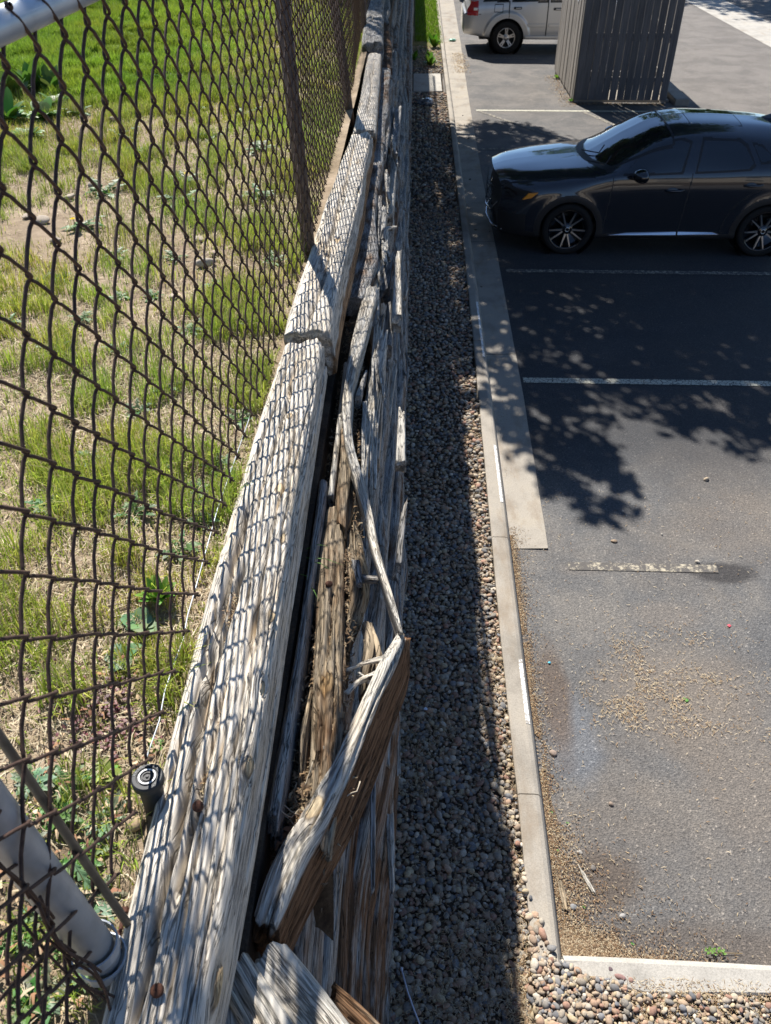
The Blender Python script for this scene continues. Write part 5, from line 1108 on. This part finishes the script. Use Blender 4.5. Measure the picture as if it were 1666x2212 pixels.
emit('front_fascia', V, cap[:len(cap) // 2], M_blk, hatch); emit('rear_fascia', V, cap[len(cap) // 2:], M_blk, hatch)
emit('cladding', V, F[cl == 1], M_blk, hatch)
emit('side_windows', V, F[cl == 2], M_glass, hatch); emit('windscreen', V, F[cl == 3], M_glass, hatch); emit('sunroof', V, F[cl == 4], M_glass, hatch); emit_lr('headlight', V, F[cl == 5], M_gloss, hatch, YC)
for (wx, wz) in (WF, WR):
    for sd in (-1, 1): wheel(hatch, Vector((X0 + wx, YC + sd * .765, wz)), WRAD, .250, .21, sd, 'split')
mb = MB()
for (wx, wz) in (WF, WR):
    M4 = Matrix.Translation((X0 + wx, YC, wz)) @ Matrix.Rotation(R(90), 4, 'X'); mb.lathe([(.375, -.86), (.375, -.55), (.0001, -.55)], 40, M4); mb.lathe([(.375, .86), (.375, .55), (.0001, .55)], 40, M4)
mb.box((X0 + 2.1, YC, .30), (3.6, 1.5, .16)); mb.build('wheel_housing', M_blk, hatch)
ys_ = YC - .885
lens('sill_trim', [(X0 + 1.36, ys_, .275), (X0 + 2.25, ys_ - .001, .285), (X0 + 2.25, ys_ + .016, .325), (X0 + 1.62, ys_ + .016, .305)], M_chrome, hatch, .004)
lens('sill_trim', [(X0 + 2.27, ys_ - .001, .286), (X0 + 2.80, ys_, .298), (X0 + 2.72, ys_ + .016, .322), (X0 + 2.27, ys_ + .016, .326)], M_chrome, hatch, .004)
lens('indicator', [(X0 + .225, YC - .850, .705), (X0 + .34, YC - .864, .735), (X0 + .42, YC - .866, .80), (X0 + .30, YC - .850, .785)], M_amber, hatch, .014)
for sd in (-1, 1):
    mb = MB(); V0, F0 = ICO3; m3 = V0.copy(); m3[:, 0] = np.where(m3[:, 0] > 0, m3[:, 0] * .55, m3[:, 0]); c = np.array([X0 + 1.66, YC + sd * 1.00, 1.055]); mb.add([tuple(v) for v in (m3 * [.13, .125, .085] + c)], [tuple(f) for f in F0]); mb.box((X0 + 1.63, YC + sd * .885, 1.01), (.08, .16, .05)); mb.build('door_mirror', M_gloss, hatch, smooth=True)
for hx, hz in ((2.02, .845), (2.98, .915)):
    mb = MB(); mb.tube([(X0 + hx - .02, YC - .884, hz), (X0 + hx + .05, YC - .918, hz + .004), (X0 + hx + .16, YC - .918, hz + .006), (X0 + hx + .21, YC - .884, hz + .008)], .013, 10); h_ = mb.build('door_handle', M_paint, hatch, smooth=True)
    mb = MB(); M4 = Matrix.Translation((X0 + hx + .07, YC - .880, hz)) @ Matrix.Scale(1.9, 4, (1, 0, 0)) @ Matrix.Rotation(R(90), 4, 'X'); mb.lathe([(.0001, .004), (.032, .004), (.038, -.002), (.04, -.02)], 24, M4); mb.build('handle_recess', M_gloss, h_, smooth=True)
mb = MB()
for k in range(6): z = .46 + k * .055; mb.tube([(X0 - .115 + .0 * k, YC - .42, z), (X0 - .16, YC, z), (X0 - .115, YC + .42, z)], .007, 6)
mb.build('grille_bars', M_blk, hatch)
mb = MB(); mb.tube([(X0 + .06, YC - .60, .70), (X0 - .02, YC - .50, .60), (X0 - .12, YC - .36, .42), (X0 - .155, YC, .37), (X0 - .12, YC + .36, .42), (X0 - .02, YC + .50, .6)], .012, 8); mb.build('grille_surround', M_chrome, hatch, smooth=True)
mb = MB(); mb.tube([(X0 + .02, YC - .66, .26), (X0 - .10, YC - .4, .24), (X0 - .14, YC, .24), (X0 - .10, YC + .4, .24), (X0 + .02, YC + .66, .26)], .012, 8); mb.build('lip_trim', M_chrome, hatch, smooth=True)
mb = MB(); mb.add([(X0 + 3.28, YC - .02, 1.50), (X0 + 3.50, YC - .03, 1.485), (X0 + 3.52, YC + .03, 1.485), (X0 + 3.28, YC + .02, 1.5), (X0 + 3.47, YC, 1.565), (X0 + 3.50, YC, 1.565)], [(0, 1, 5, 4), (3, 4, 5, 2), (1, 2, 5), (0, 4, 3)]); mb.build('roof_antenna', M_paint, hatch)
for y in (-.38, .10):
    mb = MB(); mb.tube([(X0 + 1.06, YC + y - .1, 1.085), (X0 + 1.22, YC + y - .42, 1.135), (X0 + 1.30, YC + y - .30, 1.20)], .008, 6); mb.build('wiper', M_blk, hatch)

# ---- silver off-roader beyond the enclosure
X1, YC1 = 1.36, 25.00
suv = empty('parked_off_roader', (X1, YC1, 0), 'silver boxy four wheel drive backed up to the kerb beyond the wooden enclosure', 'car')
def st(f, w=1.0, dz=0): return f
tabS = [
 (0.00, [(.70,.44),(.78,.46),(.83,.54),(.84,.66),(.83,.78),(.82,.90),(.80,1.05),(.76,1.25),(.68,1.50),(.40,1.62),(0,1.64)]),
 (0.12, [(.72,.42),(.84,.44),(.885,.54),(.89,.68),(.885,.82),(.875,.94),(.855,1.08),(.80,1.32),(.72,1.62),(.42,1.74),(0,1.76)]),
 (0.45, [(.72,.38),(.87,.40),(.905,.52),(.912,.68),(.912,.82),(.905,.96),(.885,1.10),(.82,1.35),(.74,1.68),(.44,1.80),(0,1.82)]),
 (1.2, [(.72,.34),(.87,.36),(.905,.50),(.915,.68),(.915,.82),(.908,.96),(.888,1.12),(.82,1.38),(.74,1.70),(.44,1.82),(0,1.85)]),
 (3.0, [(.72,.34),(.87,.36),(.905,.50),(.915,.68),(.915,.82),(.908,.96),(.886,1.12),(.81,1.38),(.72,1.68),(.42,1.80),(0,1.83)]),
 (3.5, [(.72,.34),(.87,.36),(.905,.50),(.915,.68),(.915,.82),(.905,.95),(.87,1.08),(.80,1.14),(.68,1.20),(.42,1.24),(0,1.25)]),
 (4.3, [(.72,.36),(.87,.38),(.905,.50),(.910,.66),(.905,.80),(.89,.92),(.85,1.02),(.76,1.06),(.62,1.09),(.36,1.11),(0,1.11)]),
 (4.65, [(.62,.40),(.76,.42),(.80,.52),(.81,.66),(.80,.78),(.78,.88),(.74,.95),(.66,.98),(.5,1.0),(.3,1.01),(0,1.01)]),
]
WS = ((1.03, .375), (3.73, .375))
def warpS(s, y, z):
    f = np.exp(-s / .25); return s + .10 * f * sm(.95, 1.15, z) * 1.0 - .07 * f * sm(.95, .88, z) * sm(.40, .5, z) - .08 * f * (1 - np.clip(np.abs(y) / .84, 0, 1) ** 3)
sdoor = [(.42, 1.19), (1.02, 1.19), (1.02, 1.56), (.50, 1.56)], [(1.15, 1.19), (1.98, 1.19), (1.98, 1.58), (1.15, 1.58)], [(2.10, 1.19), (2.95, 1.18), (2.80, 1.58), (2.10, 1.58)]
def clsS(s, y, z, t_):
    c = np.zeros(len(s), int); low = t_ < 6.3; d1 = np.hypot(s - WS[0][0], z - WS[0][1]); d2 = np.hypot(s - WS[1][0], z - WS[1][1])
    for q in sdoor:
        c[inpoly(s, z, grow(q, .03)) & (t_ < 8.2) & (t_ > 5.5)] = 1
    for q in sdoor: c[inpoly(s, z, q) & (t_ < 8.2) & (t_ > 5.5)] = 2
    seam = low & (z > .42) & ((np.abs(s - 2.03) < .011) | (np.abs(s - 3.05) < .011) | ((np.abs(s - (1.06 + .0 * z)) < .011) & (z > .80))); c[seam & (c == 0)] = 1
    c[low & (np.abs(z - .905) < .008) & (s < .35) & (c == 0)] = 1
    c[(s < .28) & (s > .0) & (z > .87) & (z < 1.17) & (np.abs(y) > .72)] = 5
    k = low & (np.abs(np.maximum(np.abs(s - .79) / .105, np.abs(z - 1.03) / .085) - 1) < .06) & (z < 1.14); c[k] = 1
    c[low & (z < .36)] = 1
    c[(d1 < .44) & low] = 9; c[(d2 < .44) & low] = 9; return c
def fixS(V):
    V = V.copy()
    for (cx_, cz_) in WS:
        d_ = np.hypot(V[..., 0] - cx_, V[..., 2] - cz_); k = (d_ > .41) & (d_ < .47) & (V[..., 2] < .95) & (np.abs(V[..., 1]) > .6); f = np.where(k, .44 / np.maximum(d_, 1e-6), 1); V[..., 0] = cx_ + (V[..., 0] - cx_) * f; V[..., 2] = cz_ + (V[..., 2] - cz_) * f
        fl = sm(.62, .55, d_) * (V[..., 2] < 1.0) * (np.abs(V[..., 1]) > .6); V[..., 1] += np.sign(V[..., 1]) * .03 * fl
    return V
V, F, cl, cap = car_body(tabS, 4.65, 330, 90, warpS, clsS, fixS); V0s = V.copy()
def suv_parts(V, root, paint):
    emit('body', V, np.concatenate([F[cl == 0], cap]), paint, root); emit_lr('door_gaps', V, F[cl == 1], M_blk, root, YC1); emit('side_windows', V, F[cl == 2], M_glass, root); emit_lr('tail_lamp', V, F[cl == 5], M_red, root, YC1)
suv_parts(V + np.array([X1, YC1, 0]), suv, M_silver)
for (wx, wz) in WS:
    for sd in (-1, 1): wheel(suv, Vector((X1 + wx, YC1 + sd * .80, wz)), .375, .225, .25, sd, 'five')
mb = MB()
for (wx, wz) in WS:
    M4 = Matrix.Translation((X1 + wx, YC1, wz)) @ Matrix.Rotation(R(90), 4, 'X'); mb.lathe([(.45, -.88), (.45, -.5), (.0001, -.5)], 40, M4); mb.lathe([(.45, .88), (.45, .5), (.0001, .5)], 40, M4)
mb.box((X1 + 2.3, YC1, .42), (3.9, 1.5, .2)); mb.build('underbody', M_blk, suv)
mb = MB(); mb.box((X1 + 2.38, YC1 - .93, .395), (1.75, .05, .07)); mb.build('side_step', M_silver, suv, bevel=.015)
lens('tail_lamp_lens', [(X1 + .16, YC1 - .905, .98), (X1 + .26, YC1 - .91, .98), (X1 + .26, YC1 - .905, 1.04), (X1 + .16, YC1 - .90, 1.04)], M_clear, suv, .004)
for hx, hz in ((1.16, 1.035), (2.16, 1.02)):
    mb = MB(); mb.box((X1 + hx + .11, YC1 - .92, hz), (.20, .03, .055)); h_ = mb.build('door_handle', M_blk, suv, bevel=.012)
    mb = MB(); mb.box((X1 + hx + .12, YC1 - .942, hz), (.13, .02, .03)); mb.build('handle_grip', M_silver, h_, bevel=.008)
mb = MB()
for x0_, x1_ in ((1.45, 2.0), (2.08, 3.0)): mb.box((X1 + (x0_ + x1_) / 2, YC1 - .925, .66), (x1_ - x0_, .022, .075))
mb.build('side_moulding', M_silver, suv, bevel=.01)
# ---- far beige car, only its rear corner shows
X2, YC2 = 1.55, 34.6
far_c = empty('parked_beige_car', (X2, YC2, 0), 'beige car at the very top edge, only its lower rear and shadow showing', 'car')
Vb = V0s + np.array([X2, YC2, 0]); emit('body', Vb, np.concatenate([F[cl != 9], cap]), M_beige, far_c)
for (wx, wz) in WS:
    for sd in (-1, 1): wheel(far_c, Vector((X2 + wx, YC2 + sd * .78, wz)), .36, .22, .22, sd, 'five')
mb = MB(); mb.box((X2 + 2.3, YC2, .42), (3.9, 1.5, .2)); mb.build('underbody', M_blk, far_c)

# ---------------------------------------------------------------- slatted wooden enclosure
def board_mat(name, a, b_):
    m, t, b = newmat(name); b.inputs['Roughness'].default_value = .8; g = nd(t, 'ShaderNodeAttribute', attribute_name='col').outputs['Color']; o = objco(t)
    n = noise(t, mapping(t, o, (60, 60, 2.5)), 1, 5, .6); n2 = noise(t, mapping(t, o, (5, 5, 1.5)), 1, 4)
    c = ramp(t, n, [(.35, a), (.6, b_)]); c = mix(t, 1, c, g, 'MULTIPLY'); c = mix(t, .5, c, ramp(t, n2, [(.35, (.75, .75, .78)), (.65, (1.15, 1.12, 1.1))]), 'MULTIPLY')
    t.links.new(c, b.inputs['Base Color']); bump(t, b, n, .4, .003); return m
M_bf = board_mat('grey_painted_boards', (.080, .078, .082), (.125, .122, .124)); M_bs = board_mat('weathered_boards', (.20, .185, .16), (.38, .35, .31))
enc = empty('slatted_enclosure', (3.40, 18.95, 0), 'tall grey slatted wooden enclosure with light showing between its boards', 'enclosure')
ex0, ex1, ey0, ey1, eh = 3.40, 5.32, 18.95, 21.85, 2.30
mb = MB(); x = ex0; k = 0
while x < ex1 - .02:
    w_ = .138; gp = .004 + .009 * rng.random() + (.008 if k > 9 else 0); s_ = rng.uniform(.85, 1.15); rotm = Matrix.Rotation(rng.normal() * .004, 3, 'Y')
    mb.box((x + w_ / 2, ey0 + .004 * rng.normal(), .06 + eh / 2), (w_, .018, eh), col=(s_, s_, s_), rot=rotm); x += w_ + gp; k += 1
mb.build('front_boards', M_bf, enc)
mb = MB(); y = ey0 + .02
while y < ey1:
    s_ = rng.uniform(.75, 1.2); mb.box((ex0 - .010 + .005 * rng.normal(), y + .05, .07 + eh / 2), (.018, .106, eh), col=(s_, s_ * .99, s_ * .97)); y += .113
mb.build('side_boards', M_bs, enc)
mb = MB(); y = ey0 + .02
while y < ey1:
    mb.box((ex1 + .008, y + .069, .07 + eh / 2), (.018, .138, eh), col=(1, 1, 1)); y += .144
mb.build('side_boards', M_bs, enc)
mb = MB(); x = ex0
while x < ex1: mb.box((x + .069, ey1, .07 + eh / 2), (.138, .018, eh), col=(1, 1, 1)); x += .150
mb.build('back_boards', M_bs, enc)
mb = MB()
for z in (.45, 1.25, 2.05): mb.box(((ex0 + ex1) / 2, ey0 + .035, z), (ex1 - ex0 - .1, .038, .089)); mb.box((ex0 + .03, (ey0 + ey1) / 2, z), (.038, ey1 - ey0 - .1, .089)); mb.box((ex1 - .03, (ey0 + ey1) / 2, z), (.038, ey1 - ey0 - .1, .089))
mb.v = [tuple(v) for v in mb.v]; mb.c = [(1, 1, 1)] * len(mb.v); mb.build('rails', M_bs, enc)
mb = MB()
for x, y in ((ex0 + .06, ey0 + .06), (ex1 - .06, ey0 + .06), (ex0 + .06, ey1 - .06), (ex1 - .06, ey1 - .06)): mb.box((x, y, 1.17), (.089, .089, 2.34), col=(.9, .9, .9))
mb.build('corner_posts', M_bs, enc)
mb = MB(); mb.box(((ex0 + ex1) / 2 + .05, (ey0 + ey1) / 2 + .05, .02), (ex1 - ex0 + .1, ey1 - ey0 - .1, .05)); mb.build('concrete_base', M_conc, enc)
mb = MB(); mb.box((ex0 - .025, 19.75, 1.86), (.006, .10, .26)); mb.build('white_tag', plain('tag_white', (.8, .8, .8), .5), enc)
mb = MB(); mb.box((ex1 + .30, 19.6, .06), (.30, 1.7, .14)); tag(mb.build('concrete_wheel_stop', M_conc, bevel=.02), 'low concrete block at the right foot of the slatted enclosure', 'concrete block')
# weeds and litter at its foot
for i, (px, py, lab) in enumerate([(1213, 170, 'small green weed halfway along the sunlit foot of the enclosure'), (1238, 222 - 2, 'small green weed at the front left corner of the enclosure')]):
    q = at(px - 2, py, .005); q.x = min(q.x, 3.36); o = rosette_mesh(10, .09, .03, False, LT, 130 + i, 1.2).build('corner_weed', M_leaf); o.location = q; tag(o, lab, 'weed')
x = rg.uniform(3.05, 3.38, 900); y = rg.uniform(18.6, 21.6, 900); k = rg.random(900) < sm(3.0, 3.38, x); slivers('leaf_litter', x[k], y[k], 0 * x[k] + .006, rg.uniform(.02, .05, k.sum()), rg.uniform(.01, .02, k.sum()), BRN, rg, M_litter)
x = rg.uniform(3.4, 5.3, 700); y = rg.uniform(18.75, 18.95, 700); slivers('leaf_litter', x, y, 0 * x + .006, rg.uniform(.02, .05, 700), rg.uniform(.01, .02, 700), BRN, rg, M_litter)
mb = MB(); mb.tube([(.30, 19.2, .06), (.30, 21.5, .06)], .01, 6) if False else None

# ---------------------------------------------------------------- trees
M_bark = dirt_mat('bark', (.09, .07, .055), (.15, .12, .095), (.20, .17, .14), 9, 1, .02)
def cen(sx, sy, z): return Vector((sx - .28 * z, sy + .80 * z, z))   # crown point whose shade falls on the lot at sx, sy
def tree(base, blobs, nleaf, lsize, label, seed, name='shade_tree', tr=.16, fork=.5):
    rr = np.random.default_rng(seed); root = empty(name, base, label, 'tree')
    mb = MB(); b_ = Vector(base); ctr = sum((Vector(b[0]) for b in blobs), Vector()) / len(blobs)
    f_ = b_.lerp(Vector((ctr.x, ctr.y, b_.z)), .15); f_.z = b_.z + (ctr.z - b_.z) * fork
    mb.tube([b_ - Vector((0, 0, .2)), b_ + Vector((0, 0, .3)), b_.lerp(f_, .6), f_], [tr * 1.3, tr, tr * .85, tr * .7], 14)
    for c, r_ in blobs:
        c = Vector(c); m1 = f_.lerp(c, .45) + Vector((0, 0, .25)); mb.tube([f_, m1, c], [tr * .45, tr * .3, tr * .12], 8)
        for k in range(5):
            e_ = c + Vector(rr.normal(size=3).tolist()).normalized() * r_ * .8; s0 = m1.lerp(c, rr.uniform(.3, 1)); mb.tube([s0, s0.lerp(e_, .5) + Vector((0, 0, .08)), e_], [tr * .12, tr * .07, tr * .03], 5)
    mb.build('trunk', M_bark, root, smooth=True)
    tot = sum(b[1] ** 2 for b in blobs); Ps = []
    for c, r_ in blobs:
        n = int(nleaf * r_ ** 2 / tot); ncl = max(6, int(n / 28)); d_ = rr.normal(size=(ncl, 3)); d_ /= np.linalg.norm(d_, axis=1)[:, None]; cc = np.array(c) + d_ * (r_ * rr.uniform(.25, 1.0, ncl) ** .6)[:, None]
        Ps.append(np.repeat(cc, 28, 0) + rr.normal(size=(ncl * 28, 3)) * r_ * .12)
    P = np.concatenate(Ps); n = len(P); a = rr.normal(size=(n, 3)); a /= np.linalg.norm(a, axis=1)[:, None]; b2 = np.cross(a, rr.normal(size=(n, 3))); b2 /= np.linalg.norm(b2, axis=1)[:, None]; s_ = rr.uniform(.6, 1.2, n)[:, None] * lsize
    V = np.stack([P - a * s_, P + b2 * s_ * .55, P + a * s_, P - b2 * s_ * .55], 1).reshape(-1, 3); F = np.arange(n * 4).reshape(-1, 4)
    col = np.repeat(np.array([(.075, .14, .03)]) * rr.uniform(.6, 1.5, n)[:, None], 4, 0)
    mesh_np('crown', V, F, M_leaf, root, attrs={'col': col}); return root
bl = []
for sx, sy, z, r_ in ((1.6, 14.6, 6.5, 1.3), (2.3, 12.2, 6.8, 1.8), (1.0, 10.8, 7, 1.2), (3.8, 10.2, 7.5, 2.0), (5.6, 11, 7, 2.0), (2.2, 8.8, 6.2, 1.5), (4.2, 8.3, 6.4, 1.35), (6.0, 8.2, 6.5, 1.4), (1.25, 6.9, 5.8, .75), (1.6, 5.75, 5.6, .52), (3.0, 7.0, 6.0, .65), (5.0, 12.8, 8.5, 1.7), (.55, 8.6, 6.0, .8), (2.0, 16.3, 6.8, .95), (7.2, 10, 7, 1.8), (4.4, 6.9, 6.0, .5)):
    bl.append((tuple(cen(sx, sy, z)), r_))
tree((-1.6, 21.5, TZ), bl, 76000, .085, 'large leafy shade tree on the lawn whose shadow covers the parked hatchback', 5, tr=.22, fork=.45)
# small overhanging branch group shading the broken timbers
bl = [((-1.0, 3.55, 6.6), .40), ((-1.05, 3.2, 6.4), .28), ((-.85, 4.1, 6.9), .30)]
tree((-3.2, -2.6, TZ), bl, 300, .04, 'slim young tree on the lawn behind the viewer with a branch reaching over the wall', 6, tr=.06, fork=.8)
tree((15.5, 47, 0), [((15.5, 47, 5.5), 2.4), ((13.8, 46, 5), 1.6), ((17, 48, 5), 2)], 9000, .12, 'tree across the far driveway, only its shade showing at the top corner', 8, tr=.2)
tree((-3.2, 16.5, TZ), [((-3.2, 14.9, 5.6), 1.5), ((-1.8, 15.2, 5.4), 1.2), ((-4.8, 15.0, 5.8), 1.5)], 9000, .07, 'round tree behind the lawn darkening its far edge', 9, tr=.12)

# ---------------------------------------------------------------- building across the lot, mirrored in the parked cars
bld = empty('apartment_building', (16, -26, 0), 'low beige apartment building facing the lot, seen only mirrored in the dark hatchback', 'building')
mb = MB(); mb.box((16, -31, 3), (46, 10, 6)); mb.build('wall', plain('beige_siding', (.46, .40, .32), .85, var=.1, vs=2), bld)
mb = MB(); mb.prism([(-8, -37), (40, -37), (40, -25.2), (-8, -25.2)], 6.0, 6.35); mb.build('roof', plain('roof_shingles', (.10, .09, .085), .9, var=.2, vs=5), bld)
for i in range(10):
    for z in (1.6, 4.5):
        mb = MB(); mb.box((-4.5 + i * 4.5, -25.97, z), (1.6, .08, 1.4)); f_ = mb.build('window', plain('window_frame', (.7, .7, .68), .6), bld)
        mb = MB(); mb.box((-4.5 + i * 4.5, -25.93, z), (1.4, .04, 1.2)); mb.build('pane', M_glass, f_)

tree((9, 43, 0), [((9, 43, 11), 3.2), ((6.5, 43, 9), 2.2), ((11.5, 42, 9.5), 2.4), ((9, 42, 14), 2.2)], 5000, .22, 'tall tree beyond the lot, mirrored in the dark bonnet', 12, tr=.3)
tree((22, 44, 0), [((22, 44, 10), 3.4), ((19, 43, 8.5), 2.2), ((24.5, 44, 8), 2.6)], 4500, .22, 'broad tree beyond the far driveway, mirrored in the windscreen', 13, tr=.3)
